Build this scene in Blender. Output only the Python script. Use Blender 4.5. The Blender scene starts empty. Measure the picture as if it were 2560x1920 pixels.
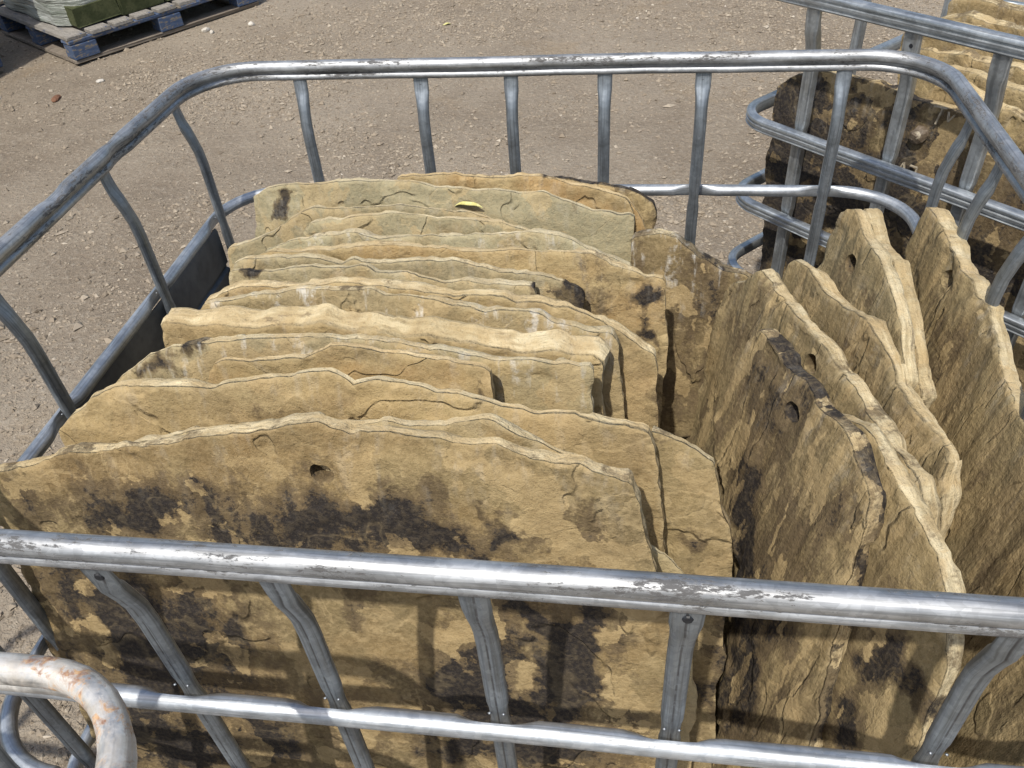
import bpy, math, random
import numpy as np
from mathutils import Matrix, Vector, Euler
from mathutils.geometry import delaunay_2d_cdt

scene = bpy.context.scene
COL = scene.collection
random.seed(7)

# ---------------------------------------------------------------- camera, sky, sun, exposure
CAM_LOC=(0.1435,-0.3306,1.4681); CAM_ROT=(0.85466,0.06599,0.12736); LENS=28.899
cam_data = bpy.data.cameras.new('camera')
cam = bpy.data.objects.new('camera', cam_data); COL.objects.link(cam)
cam.location = CAM_LOC; cam.rotation_euler = CAM_ROT
cam_data.sensor_width = 36.0; cam_data.lens = LENS
cam_data.clip_start = 0.02; cam_data.clip_end = 400
scene.camera = cam

SUN_DIR = Vector((0.276, 1.0, -1.645)).normalized()      # direction in which the light travels
world = bpy.data.worlds.new('World'); scene.world = world; world.use_nodes = True
nt = world.node_tree; nt.nodes.clear()
sky = nt.nodes.new('ShaderNodeTexSky'); sky.sky_type = 'NISHITA'; sky.sun_disc = False
sky.sun_elevation = math.asin(-SUN_DIR.z)
sky.sun_rotation = math.atan2(-SUN_DIR.x, -SUN_DIR.y)
sky.air_density = 1.2; sky.dust_density = 2.5; sky.ozone_density = 1.0
bg = nt.nodes.new('ShaderNodeBackground'); bg.inputs['Strength'].default_value = 0.12
wo = nt.nodes.new('ShaderNodeOutputWorld')
nt.links.new(sky.outputs[0], bg.inputs[0]); nt.links.new(bg.outputs[0], wo.inputs[0])
sun_data = bpy.data.lights.new('sun', 'SUN'); sun_data.energy = 3.9
sun_data.angle = math.radians(0.9); sun_data.color = (1.0, 0.95, 0.87)
sun = bpy.data.objects.new('sun', sun_data); COL.objects.link(sun)
sun.rotation_euler = SUN_DIR.to_track_quat('-Z', 'Y').to_euler(); sun.location = (-2, -6, 9)
scene.view_settings.view_transform = 'Standard'; scene.view_settings.look = 'None'
scene.view_settings.exposure = 0.20; scene.view_settings.gamma = 1.0
scene.view_settings.use_curve_mapping = False

# ---------------------------------------------------------------- helpers
def tag(o, label=None, cat=None, group=None, kind=None):
    if label: o['label'] = label
    if cat: o['category'] = cat
    if group: o['group'] = group
    if kind: o['kind'] = kind
    return o

def link(o, parent=None):
    COL.objects.link(o)
    if parent is not None: o.parent = parent
    return o

def empty(name, loc=(0, 0, 0), rz=0.0):
    o = bpy.data.objects.new(name, None); COL.objects.link(o)
    o.location = loc; o.rotation_euler = (0, 0, rz); o.empty_display_size = .1
    return o

def mesh_from(name, V, F, mats=None, smooth=True, uv=None, sharp=None):
    """V (n,3) array, F list of index tuples or an (m,3|4) array"""
    me = bpy.data.meshes.new(name)
    V = np.asarray(V, dtype=np.float32)
    if isinstance(F, np.ndarray):
        k = F.shape[1]; loops = F.reshape(-1).astype(np.int32)
        starts = np.arange(0, len(loops), k, dtype=np.int32); tot = np.full(len(F), k, dtype=np.int32)
    else:
        tot = np.array([len(f) for f in F], dtype=np.int32)
        loops = np.concatenate([np.asarray(f, dtype=np.int32) for f in F]) if len(F) else np.zeros(0, np.int32)
        starts = np.concatenate([[0], np.cumsum(tot)[:-1]]).astype(np.int32)
    me.vertices.add(len(V)); me.vertices.foreach_set('co', V.reshape(-1))
    me.loops.add(len(loops)); me.loops.foreach_set('vertex_index', loops)
    me.polygons.add(len(tot)); me.polygons.foreach_set('loop_start', starts)
    me.update(calc_edges=True)
    me.validate()
    me.polygons.foreach_set('use_smooth', np.full(len(me.polygons), smooth, dtype=bool))
    if uv is not None:
        l = me.uv_layers.new(name='UVMap')
        idx = np.zeros(len(me.loops), dtype=np.int32); me.loops.foreach_get('vertex_index', idx)
        l.data.foreach_set('uv', np.asarray(uv, dtype=np.float32)[idx].reshape(-1))
    if mats:
        for m in (mats if isinstance(mats, (list, tuple)) else [mats]): me.materials.append(m)
    if smooth and sharp: me.set_sharp_from_angle(angle=math.radians(sharp))
    return me

def obj(name, me, parent=None, loc=(0, 0, 0), rot=(0, 0, 0)):
    o = bpy.data.objects.new(name, me); link(o, parent); o.location = loc; o.rotation_euler = rot
    return o

# value noise -----------------------------------------------------
def _hash(i, j, s):
    n = (i.astype(np.int64) * 374761393 + j.astype(np.int64) * 668265263 + s * 1442695041) & 0x7fffffff
    n = ((n ^ (n >> 13)) * 1274126177) & 0x7fffffff
    return ((n ^ (n >> 16)) & 0xffff) / 65535.0
def vnoise(x, y, s):
    xi = np.floor(x); yi = np.floor(y); fx = x - xi; fy = y - yi
    fx = fx * fx * fx * (fx * (fx * 6 - 15) + 10); fy = fy * fy * fy * (fy * (fy * 6 - 15) + 10)
    a = _hash(xi, yi, s); b = _hash(xi + 1, yi, s); c = _hash(xi, yi + 1, s); d = _hash(xi + 1, yi + 1, s)
    return (a + (b - a) * fx) * (1 - fy) + (c + (d - c) * fx) * fy
def fbm(x, y, s, octs=4, gain=.5):
    t = 0; a = 1; n = 0
    for k in range(octs):
        t = t + a * vnoise(x * 2 ** k + 17.3 * k, y * 2 ** k - 9.1 * k, s + k * 31); n += a; a *= gain
    return t / n
def sstep(a, b, x):
    t = np.clip((x - a) / (b - a), 0, 1); return t * t * (3 - 2 * t)

# ---------------------------------------------------------------- materials
class NT:
    def __init__(self, name):
        self.m = bpy.data.materials.new(name); self.m.use_nodes = True
        self.t = self.m.node_tree; self.t.nodes.clear()
        self.out = self.t.nodes.new('ShaderNodeOutputMaterial')
        self.b = self.t.nodes.new('ShaderNodeBsdfPrincipled')
        self.t.links.new(self.b.outputs[0], self.out.inputs[0])
    def n(self, typ, ins=None, **props):
        nd = self.t.nodes.new(typ)
        for k, v in props.items(): setattr(nd, k, v)
        for k, v in (ins or {}).items(): self.put(nd.inputs[k], v)
        return nd
    def put(self, sock, v):
        if isinstance(v, bpy.types.NodeSocket): self.t.links.new(v, sock)
        else:
            if sock.type == 'RGBA' and not hasattr(v, '__len__'): v = (v, v, v, 1)
            if sock.type == 'RGBA' and len(v) == 3: v = (*v, 1)
            sock.default_value = v
    def math(self, op, a, b=0.0, clamp=False):
        nd = self.n('ShaderNodeMath', {0: a, 1: b}, operation=op); nd.use_clamp = clamp; return nd.outputs[0]
    def noise(self, vec, scale, detail=4, rough=.55, dist=0.0, out=0):
        return self.n('ShaderNodeTexNoise', {'Vector': vec, 'Scale': scale, 'Detail': detail, 'Roughness': rough, 'Distortion': dist}).outputs[out]
    def mapr(self, v, a, b, c=0.0, d=1.0, interp='SMOOTHSTEP'):
        return self.n('ShaderNodeMapRange', {0: v, 1: a, 2: b, 3: c, 4: d}, interpolation_type=interp).outputs[0]
    def mix(self, f, a, b, blend='MIX'):
        nd = self.n('ShaderNodeMix', data_type='RGBA', blend_type=blend)
        self.put(nd.inputs[0], f); self.put(nd.inputs[6], a); self.put(nd.inputs[7], b); return nd.outputs[2]
    def mapping(self, vec, scale=(1, 1, 1), loc=(0, 0, 0)):
        return self.n('ShaderNodeMapping', {'Vector': vec, 'Scale': scale, 'Location': loc}).outputs[0]
    def attr(self, name, kind='GEOMETRY', out='Fac'):
        return self.n('ShaderNodeAttribute', attribute_name=name, attribute_type=kind).outputs[out]
    def bump(self, h, strength, dist, normal=None):
        ins = {'Height': h, 'Strength': strength, 'Distance': dist}
        if normal is not None: ins['Normal'] = normal
        return self.n('ShaderNodeBump', ins).outputs[0]

def mat_stone():
    g = NT('riven_sandstone'); n = g
    tc = n.n('ShaderNodeTexCoord').outputs['Object']
    seed = n.attr('seed', 'OBJECT'); vert = n.attr('grain', 'OBJECT')
    off = n.n('ShaderNodeCombineXYZ', {0: n.math('MULTIPLY', seed, 3.71), 1: n.math('MULTIPLY', seed, 1.93), 2: n.math('MULTIPLY', seed, .77)}).outputs[0]
    P = n.n('ShaderNodeVectorMath', {0: tc, 1: off}, operation='ADD').outputs[0]
    # grain stretched along the slab's height where its bedding is ribbed
    sx = n.math('ADD', 1.0, n.math('MULTIPLY', vert, 1.5))
    Ps = n.n('ShaderNodeVectorMath', {0: P, 1: n.n('ShaderNodeCombineXYZ', {0: sx, 1: n.math('SUBTRACT', 1.0, n.math('MULTIPLY', vert, .45)), 2: 1.0}).outputs[0]}, operation='MULTIPLY').outputs[0]
    edge = n.attr('edge'); st = n.attr('stain'); lime_a = n.attr('lime')
    tone = n.attr('tone', 'OBJECT'); hue = n.attr('hue', 'OBJECT'); grey = n.attr('grey', 'OBJECT')
    big = n.noise(Ps, 4.0, 5, .6, .4); mid = n.noise(Ps, 20.0, 5, .62, .3); fine = n.noise(P, 170.0, 3, .6); grit = n.noise(P, 640.0, 2, .6)
    c = n.mix(n.mapr(big, .35, .66), (.210, .152, .072), (.325, .242, .114))
    c = n.mix(n.mapr(mid, .50, .70, 0, .55), c, (.360, .278, .142))
    c = n.mix(n.mapr(mid, .47, .30, 0, .55), c, (.150, .104, .052))
    c = n.mix(n.math('MULTIPLY', hue, n.mapr(n.noise(P, 9.0, 4), .40, .66)), c, (.33, .185, .062))
    c = n.mix(n.math('MULTIPLY', grey, n.mapr(n.noise(P, 14.0, 4), .22, .52)), c, (.300, .276, .178))
    # freshly split edge, paler
    strata = n.noise(n.mapping(P, (26, 26, 150)), 1.0, 5, .66, .5)
    ec = n.mix(n.mapr(strata, .34, .60), (.34, .275, .155), (.68, .585, .375))
    ec = n.mix(n.mapr(big, .42, .62, 0, .45), ec, (.44, .40, .285))
    ec = n.mix(n.mapr(mid, .56, .40, 0, .45), ec, (.40, .285, .14))
    ec = n.mix(n.mapr(n.noise(n.mapping(P, (20, 20, 110)), 1.0, 6, .68, .4), .60, .68, 0, .75), ec, (.085, .066, .048))
    ec = n.mix(n.math('MULTIPLY', grey, .55), ec, (.42, .385, .28)); ec = n.mix(n.math('MULTIPLY', hue, .6), ec, (.52, .34, .14))
    c = n.mix(n.math('MULTIPLY', edge, n.mapr(mid, .25, .55, .75, 1.0)), c, ec)
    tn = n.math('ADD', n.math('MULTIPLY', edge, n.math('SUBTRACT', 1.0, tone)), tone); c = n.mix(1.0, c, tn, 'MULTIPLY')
    # bedding ribs seen as fine upright lines
    rb = n.noise(n.mapping(P, (80, 6.5, 30)), 1.0, 5, .62, .35)
    ribm = n.math('MULTIPLY', vert, n.math('SUBTRACT', 1.0, n.math('MULTIPLY', edge, .6)))
    c = n.mix(n.math('MULTIPLY', ribm, n.mapr(rb, .58, .72, 0, .22)), c, (.42, .315, .165)); c = n.mix(n.math('MULTIPLY', ribm, n.mapr(rb, .44, .32, 0, .26)), c, (.095, .068, .034))
    # peeled flakes: a thin pale skin with a ragged outline
    pk = n.noise(n.n('ShaderNodeVectorMath', {0: Ps, 1: n.n('ShaderNodeVectorMath', {0: n.noise(P, 34, 5, .65, 0, 1), 'Scale': .035}, operation='SCALE').outputs[0]}, operation='ADD').outputs[0], 13.0, 3, .5)
    flake = n.mapr(pk, .555, .568)
    c = n.mix(n.math('MULTIPLY', flake, .45), c, (.40, .295, .150))
    # soot and algae
    sn = n.noise(Ps, 30.0, 8, .76, .6); sn2 = n.noise(P, 230.0, 4, .7)
    drip = n.noise(n.mapping(P, (24, 6.0, 9)), 1.0, 6, .66, .3)
    sv = n.math('ADD', st, n.math('MULTIPLY', n.math('SUBTRACT', sn, .5), 1.35))
    sv = n.math('ADD', sv, n.math('MULTIPLY', n.math('SUBTRACT', drip, .5), 1.5))
    sv = n.math('ADD', sv, n.math('MULTIPLY', n.math('SUBTRACT', sn2, .5), .75))
    sv = n.math('SUBTRACT', sv, n.math('MULTIPLY', flake, .46))
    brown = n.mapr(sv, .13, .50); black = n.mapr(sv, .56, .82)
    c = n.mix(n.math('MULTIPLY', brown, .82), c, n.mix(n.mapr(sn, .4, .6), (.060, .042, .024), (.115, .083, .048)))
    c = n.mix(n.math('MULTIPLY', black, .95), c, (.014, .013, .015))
    # lime runs
    ln = n.noise(n.mapping(P, (70, 14, 40)), 1.0, 4, .6); ln2 = n.noise(P, 55.0, 5, .65)
    lv = n.math('MULTIPLY', lime_a, n.math('MULTIPLY', n.mapr(ln, .50, .66), n.mapr(ln2, .40, .56)), True)
    c = n.mix(n.math('MULTIPLY', lv, .85), c, (.60, .585, .53))
    # grit
    keep = n.math('SUBTRACT', 1.0, n.math('MULTIPLY', brown, .62))
    c = n.mix(n.math('MULTIPLY', keep, n.mapr(fine, .38, .68, 0, .20)), c, (.47, .36, .20))
    c = n.mix(n.math('MULTIPLY', keep, n.mapr(fine, .46, .25, 0, .26)), c, (.10, .068, .034))
    c = n.mix(n.math('MULTIPLY', keep, n.mapr(grit, .58, .74, 0, .28)), c, (.50, .39, .235))
    c = n.mix(n.math('MULTIPLY', keep, n.mapr(grit, .42, .28, 0, .34)), c, (.080, .056, .032))
    n.put(n.b.inputs['Base Color'], c)
    n.put(n.b.inputs['Roughness'], n.mapr(black, 0, 1, .93, .72)); n.b.inputs['Specular IOR Level'].default_value = .22
    # relief
    def terr(scale, steps, lo, o):
        v = n.noise(n.mapping(Ps, (1, 1, 1), (o, o * .7, 0)), scale, 4, .52, .35); s = n.math('MULTIPLY', v, steps); fl = n.math('FLOOR', s)
        fr = n.math('SUBTRACT', s, fl); return n.math('DIVIDE', n.math('ADD', fl, n.mapr(fr, lo, 1.0)), steps), fr
    t1, f1 = terr(4.2, 5.0, .95, 0.0); t2, f2 = terr(11.0, 5.0, .92, 3.1)
    brk = n.mapr(n.noise(P, 13.0, 3), .46, .56)
    lip = n.math('MULTIPLY', n.math('MULTIPLY', n.mapr(f1, .80, .93), n.mapr(f1, .995, .95)), brk)
    lip2 = n.math('MULTIPLY', n.math('MULTIPLY', n.mapr(f2, .78, .91), n.mapr(f2, .995, .94)), n.math('SUBTRACT', 1.0, brk))
    c = n.mix(n.math('MULTIPLY', n.math('MULTIPLY', n.math('ADD', lip, lip2, True), keep), .24), c, (.50, .385, .21))  # pale highlight painted along the lips of the flake scarps
    n.put(n.b.inputs['Base Color'], c)
    msk = n.mapr(n.noise(P, 6.0, 3), .40, .58)
    nb = n.bump(n.math('MULTIPLY', n.math('MULTIPLY', t1, .022), n.mapr(edge, 0, .6, 1, .2)), .7, 1.0); nb = n.bump(n.math('MULTIPLY', n.math('MULTIPLY', t2, msk), .006), .5, 1.0, nb)
    nb = n.bump(strata, n.math('MULTIPLY', edge, .45), .008, nb)
    nb = n.bump(mid, .40, .006, nb); nb = n.bump(rb, n.math('MULTIPLY', ribm, .45), .006, nb)
    nb = n.bump(sn, .18, .003, nb)
    nb = n.bump(pk, n.math('MULTIPLY', flake, .3), .006, nb)
    nb = n.bump(fine, .7, .0024, nb); nb = n.bump(grit, .7, .0010, nb)
    n.put(n.b.inputs['Normal'], nb)
    return g.m

def mat_galv(name, base=(.50, .52, .545), dirt=.5, rust_on=False, rough=.36, seam=False):
    n = NT(name); uv = n.n('ShaderNodeUVMap', uv_map='UVMap').outputs[0]
    tc = n.n('ShaderNodeTexCoord').outputs['Object']
    seed = n.attr('seed', 'OBJECT')
    uvo = n.n('ShaderNodeVectorMath', {0: uv, 1: n.n('ShaderNodeCombineXYZ', {0: seed, 1: n.math('MULTIPLY', seed, .37)}).outputs[0]}, operation='ADD').outputs[0]
    streak = n.noise(n.mapping(uvo, (9, 330, 1)), 1.0, 4, .6); cloud = n.noise(tc, 26.0, 5, .6); spang = n.n('ShaderNodeSeparateColor', {0: n.n('ShaderNodeTexVoronoi', {'Vector': tc, 'Scale': 190.0}).outputs['Color']}).outputs[0]
    c = n.mix(n.mapr(cloud, .3, .7), tuple(x * .90 for x in base), tuple(min(1, x * 1.10) for x in base))
    c = n.mix(.12, c, spang, 'OVERLAY')
    c = n.mix(n.mapr(streak, .46, .64, 0, .60), c, tuple(x * .42 for x in base))
    up = n.math('MAXIMUM', n.n('ShaderNodeSeparateXYZ', {0: n.n('ShaderNodeNewGeometry').outputs['Normal']}).outputs[2], 0.0)
    grime = n.noise(n.mapping(uvo, (95, 300, 1)), 1.0, 8, .76, .3); gm = n.noise(n.mapping(uvo, (9, 55, 1)), 1.0, 4, .55)
    gv = n.math('ADD', grime, n.math('MULTIPLY', n.math('SUBTRACT', gm, .5), .9))
    c = n.mix(n.math('MULTIPLY', n.mapr(gm, .42, .60), .5 * dirt), c, (.17, .165, .155))
    gmask = n.math('MULTIPLY', n.mapr(gv, .66 - .13 * dirt, .72 - .11 * dirt), dirt, True)
    c = n.mix(gmask, c, (.035, .030, .027))
    met = n.math('SUBTRACT', .86, n.math('MULTIPLY', gmask, .9), True)
    rg = n.math('ADD', n.mapr(cloud, .3, .7, rough - .05, rough + .12), n.math('MULTIPLY', gmask, .4))
    if seam:
        v = n.n('ShaderNodeSeparateXYZ', {0: uv}).outputs[1]; sm = n.mapr(n.math('ABSOLUTE', n.math('SUBTRACT', v, .045)), .0011, .0003)
        sm = n.math('MULTIPLY', sm, n.mapr(n.noise(n.mapping(uvo, (60, 8, 1)), 1.0, 4, .6), .40, .50, .35, 1.0)); c = n.mix(n.math('MULTIPLY', sm, .6), c, (.05, .04, .038))
    if rust_on:
        wn = n.mapr(n.noise(uvo, 20.0, 6, .7, .4), .38, .56)
        c = n.mix(n.math('MULTIPLY', wn, .75), c, n.mix(n.mapr(n.noise(tc, 60, 5, .7), .4, .62), (.66, .63, .585), (.52, .47, .40))); met = n.math('SUBTRACT', met, n.math('MULTIPLY', wn, .5), True)
        ra = n.attr('rust')
        rn = n.mapr(n.math('ADD', n.noise(tc, 75.0, 6, .7, .5), n.math('MULTIPLY', n.math('SUBTRACT', ra, .6), .9)), .46, .62)
        rm = n.math('MULTIPLY', n.math('MULTIPLY', rn, n.mapr(ra, .1, .5)), .85)
        c = n.mix(rm, c, n.mix(n.mapr(n.noise(tc, 130, 4, .7), .4, .62), (.20, .075, .025), (.50, .27, .09)))
        met = n.math('MULTIPLY', met, n.math('SUBTRACT', 1.0, rm)); rg = n.math('ADD', rg, n.math('MULTIPLY', rm, .4), True)
    n.put(n.b.inputs['Base Color'], c); n.put(n.b.inputs['Metallic'], met); n.put(n.b.inputs['Roughness'], rg)
    nb = n.bump(cloud, .16, .0025); nb = n.bump(streak, .14, .0010, nb); nb = n.bump(gmask, .25, .0006, nb)
    n.put(n.b.inputs['Normal'], nb)
    return n.m

def mat_ground():
    n = NT('packed_dirt'); P = n.n('ShaderNodeTexCoord').outputs['Object']
    big = n.noise(P, .75, 5, .6, .3); mid = n.noise(P, 5.0, 6, .62); fine = n.noise(P, 60.0, 5, .65); grit = n.noise(P, 260.0, 3, .65)
    c = n.mix(n.mapr(big, .35, .68), (.215, .175, .130), (.322, .273, .212))
    c = n.mix(n.mapr(mid, .38, .68, 0, .55), c, (.300, .253, .193))
    c = n.mix(n.mapr(n.noise(P, 1.7, 4, .6), .58, .70, 0, .45), c, (.30, .228, .145))
    c = n.mix(n.mapr(fine, .50, .72, 0, .6), c, (.42, .37, .30)); c = n.mix(n.mapr(fine, .45, .28, 0, .55), c, (.13, .10, .076))
    c = n.mix(n.mapr(grit, .40, .28, 0, .6), c, (.095, .075, .058)); c = n.mix(n.mapr(grit, .62, .76, 0, .6), c, (.48, .43, .37))
    n.put(n.b.inputs['Base Color'], c); n.b.inputs['Roughness'].default_value = .95; n.b.inputs['Specular IOR Level'].default_value = .15
    nb = n.bump(mid, .7, .04); nb = n.bump(fine, 1.0, .012, nb); nb = n.bump(grit, .9, .004, nb)
    n.put(n.b.inputs['Normal'], nb); return n.m

def mat_gravel():
    n = NT('gravel_bits'); r = n.attr('tone'); P = n.n('ShaderNodeTexCoord').outputs['Object']
    cr = n.n('ShaderNodeValToRGB', {0: r}); e = cr.color_ramp.elements
    e[0].color = (.14, .115, .085, 1); e[1].color = (.62, .57, .50, 1); e[1].position = 1
    for p, c in ((.3, (.26, .215, .16, 1)), (.75, (.37, .32, .25, 1)), (.93, (.50, .445, .36, 1))):
        x = e.new(p); x.color = c
    c = n.mix(n.mapr(n.noise(P, 300, 3), .35, .65, 0, .4), cr.outputs[0], (.26, .215, .17))
    n.put(n.b.inputs['Base Color'], c); n.b.inputs['Roughness'].default_value = .9; n.b.inputs['Specular IOR Level'].default_value = .2
    return n.m

def mat_simple(name, c1, c2, scale=20, rough=.8, metal=0, bump=.004, stretch=(1, 1, 1), wear=None, spec=.3):
    n = NT(name); P = n.mapping(n.n('ShaderNodeTexCoord').outputs['Object'], stretch)
    a = n.noise(P, scale, 6, .62, .2); b = n.noise(P, scale * 6, 4, .6)
    c = n.mix(n.mapr(a, .35, .66), c1, c2)
    c = n.mix(n.mapr(b, .4, .7, 0, .35), c, tuple(x * .5 for x in c1))
    if wear: c = n.mix(n.mapr(n.noise(P, scale * .8, 7, .7, .5), wear[1], wear[1] + .06), c, wear[0])
    n.put(n.b.inputs['Base Color'], c); n.b.inputs['Roughness'].default_value = rough; n.b.inputs['Metallic'].default_value = metal
    n.b.inputs['Specular IOR Level'].default_value = spec
    nb = n.bump(a, .5, bump); nb = n.bump(b, .5, bump * .3, nb); n.put(n.b.inputs['Normal'], nb)
    return n.m

def mat_film():
    n = NT('stretch_film'); P = n.n('ShaderNodeTexCoord').outputs['Object']
    w = n.noise(n.mapping(P, (3.0, 3.0, 42.0)), 1.0, 5, .6, 1.2); w2 = n.noise(n.mapping(P, (1.5, 1.5, 16)), 1.0, 3, .5, .8)
    c = n.mix(n.mapr(w, .40, .66), (.21, .225, .20), (.46, .48, .455)); c = n.mix(n.mapr(w2, .42, .62, 0, .5), c, (.13, .165, .12))
    n.put(n.b.inputs['Base Color'], c); n.b.inputs['Roughness'].default_value = .28
    n.b.inputs['Specular IOR Level'].default_value = .6
    nb = n.bump(w, .9, .02); nb = n.bump(w2, .7, .03, nb); n.put(n.b.inputs['Normal'], nb); return n.m

M_STONE = mat_stone()
M_RAIL = mat_galv('galvanised_rail', (.46, .475, .49), .75, rough=.52)
M_TUBE = mat_galv('galvanised_tube', (.50, .53, .56), .25, rough=.47)
M_BAR = mat_galv('galvanised_upright', (.30, .335, .37), .25, rough=.48, seam=True)
M_RUST = mat_galv('weathered_rusty_rail', (.56, .56, .55), .35, True, rough=.38)
M_CAGE2 = mat_galv('galvanised_box_section', (.44, .47, .49), .15, rough=.42)
M_PLATE = mat_simple('dull_zinc_sheet', (.11, .118, .125), (.16, .17, .18), 9, .5, .7, .002)
M_GROUND = mat_ground(); M_GRAVEL = mat_gravel()
M_WOODBASE = mat_simple('grey_pallet_wood', (.15, .125, .10), (.24, .205, .165), 14, .9, 0, .004, (1, 6, 6))
M_BLUE = mat_simple('worn_blue_pallet_wood', (.050, .080, .150), (.09, .12, .19), 12, .9, 0, .005, (2, 2, 6), wear=((.20, .17, .13), .52))
M_TOPWOOD = mat_simple('weathered_pallet_board', (.20, .185, .165), (.30, .28, .25), 12, .9, 0, .004, (5, 1.2, 5), wear=((.07, .09, .15), .60))
M_GREENBLOCK = mat_simple('mossy_green_stone', (.045, .055, .022), (.085, .092, .042), 16, .9, 0, .006)
M_FILM = mat_film()
M_LEAF = mat_simple('yellow_leaf', (.52, .48, .16), (.66, .62, .30), 60, .6, 0, .001)
M_CHALK = mat_simple('pale_chalk', (.26, .22, .16), (.42, .37, .28), 200, .95, 0, .001)
M_PEBBLE = mat_simple('pale_pebble', (.46, .42, .36), (.60, .57, .51), 60, .85, 0, .003)
M_BARK = mat_simple('red_brown_bark', (.13, .060, .035), (.22, .115, .07), 90, .9, 0, .004)
M_HOLE_SHADE = mat_simple('hole_shade_black', (.012, .014, .018), (.03, .032, .036), 20, .45, 0, .002)  # near-black for the shaded insides of the bolt holes

# ---------------------------------------------------------------- ground
def build_ground():
    # one sheet to the horizon, finer where the camera looks
    def axis(lo, hi, step, far):
        a = np.arange(lo, hi + 1e-6, step); k = step * 1.5 * 1.6 ** np.arange(26); k = np.cumsum(k); k = k[k < far]
        return np.concatenate([lo - k[::-1], a, hi + k])
    xs = axis(-4.4, 2.9, .05, 150); ys = axis(-.6, 5.4, .05, 150)
    X, Y = np.meshgrid(xs, ys); Z = (fbm(X * .9, Y * .9, 5, 4) - .5) * .03 + (fbm(X * 6, Y * 6, 8, 3) - .5) * .012
    near = sstep(9, 4, np.hypot(X + .6, Y - 2.2)); Z = Z * near - .012
    nx, ny = len(xs), len(ys); idx = np.arange(nx * ny).reshape(ny, nx)
    F = np.stack([idx[:-1, :-1], idx[:-1, 1:], idx[1:, 1:], idx[1:, :-1]], -1).reshape(-1, 4)
    o = obj('ground', mesh_from('ground', np.stack([X, Y, Z], -1).reshape(-1, 3), F, M_GROUND))
    tag(o, kind='structure'); return o
def gz(x, y):
    x = np.asarray(x, float); y = np.asarray(y, float)
    return ((fbm(x * .9, y * .9, 5, 4) - .5) * .03 + (fbm(x * 6, y * 6, 8, 3) - .5) * .012) * sstep(9, 4, np.hypot(x + .6, y - 2.2)) - .012
build_ground()

OCT_V = np.array([(1, 0, 0), (0, 1, 0), (-1, 0, 0), (0, -1, 0), (.1, .1, 1), (0, 0, -1)], float)
OCT_F = np.array([(0, 1, 4), (1, 2, 4), (2, 3, 4), (3, 0, 4), (1, 0, 5), (2, 1, 5), (3, 2, 5), (0, 3, 5)])
def build_gravel(n=150000):
    rg = np.random.default_rng(3)
    x = rg.uniform(-4.2, 2.6, n * 3); y = rg.uniform(.0, 5.2, n * 3)
    cl = fbm(x * 1.1, y * 1.1, 77, 5, .6); keep = rg.random(n * 3) < sstep(.34, .62, cl) * .85 + .12
    x, y = x[keep][:n], y[keep][:n]; n = len(x)
    s = .0022 + .0046 * rg.random(n) ** 2.4 + .010 * (rg.random(n) ** 18)
    ang = rg.uniform(0, 6.283, n)
    sc = np.stack([s * rg.uniform(.9, 1.7, n), s * rg.uniform(.7, 1.15, n), s * rg.uniform(.45, .95, n)], 1)
    V = OCT_V[None] * rg.uniform(.6, 1.25, (n, 6, 1)) * sc[:, None, :] + rg.uniform(-.25, .25, (n, 6, 3)) * sc[:, None, :]
    c, sn = np.cos(ang)[:, None], np.sin(ang)[:, None]
    vx = V[..., 0] * c - V[..., 1] * sn; vy = V[..., 0] * sn + V[..., 1] * c
    V = np.stack([vx + x[:, None], vy + y[:, None], V[..., 2] + (gz(x, y) + s * .22)[:, None]], -1).reshape(-1, 3)
    F = (OCT_F[None] + (np.arange(n) * 6)[:, None, None]).reshape(-1, 3)
    me = mesh_from('gravel', V, F, M_GRAVEL, smooth=False)
    a = me.attributes.new('tone', 'FLOAT', 'POINT'); a.data.foreach_set('value', np.repeat(np.clip(rg.normal(.40, .19, n), 0, 1), 6).astype(np.float32))
    tag(obj('gravel', me), 'loose gravel and grit scattered over the packed dirt yard', kind='stuff')
build_gravel()

def lump(name, loc, size, mat, seed, flat=.6):
    rg = np.random.default_rng(seed); import bmesh
    bm = bmesh.new(); bmesh.ops.create_icosphere(bm, subdivisions=2, radius=1)
    for v in bm.verts:
        k = 1 + .35 * (fbm(np.array([v.co.x * 1.3 + seed]), np.array([v.co.y * 1.3 + v.co.z]), seed, 3)[0] - .5) * 2
        v.co = Vector((v.co.x * size[0], v.co.y * size[1], v.co.z * size[2])) * k
    me = bpy.data.meshes.new(name); bm.to_mesh(me); bm.free(); me.materials.append(mat)
    o = obj(name, me, loc=loc, rot=(0, 0, seed)); return o

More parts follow.
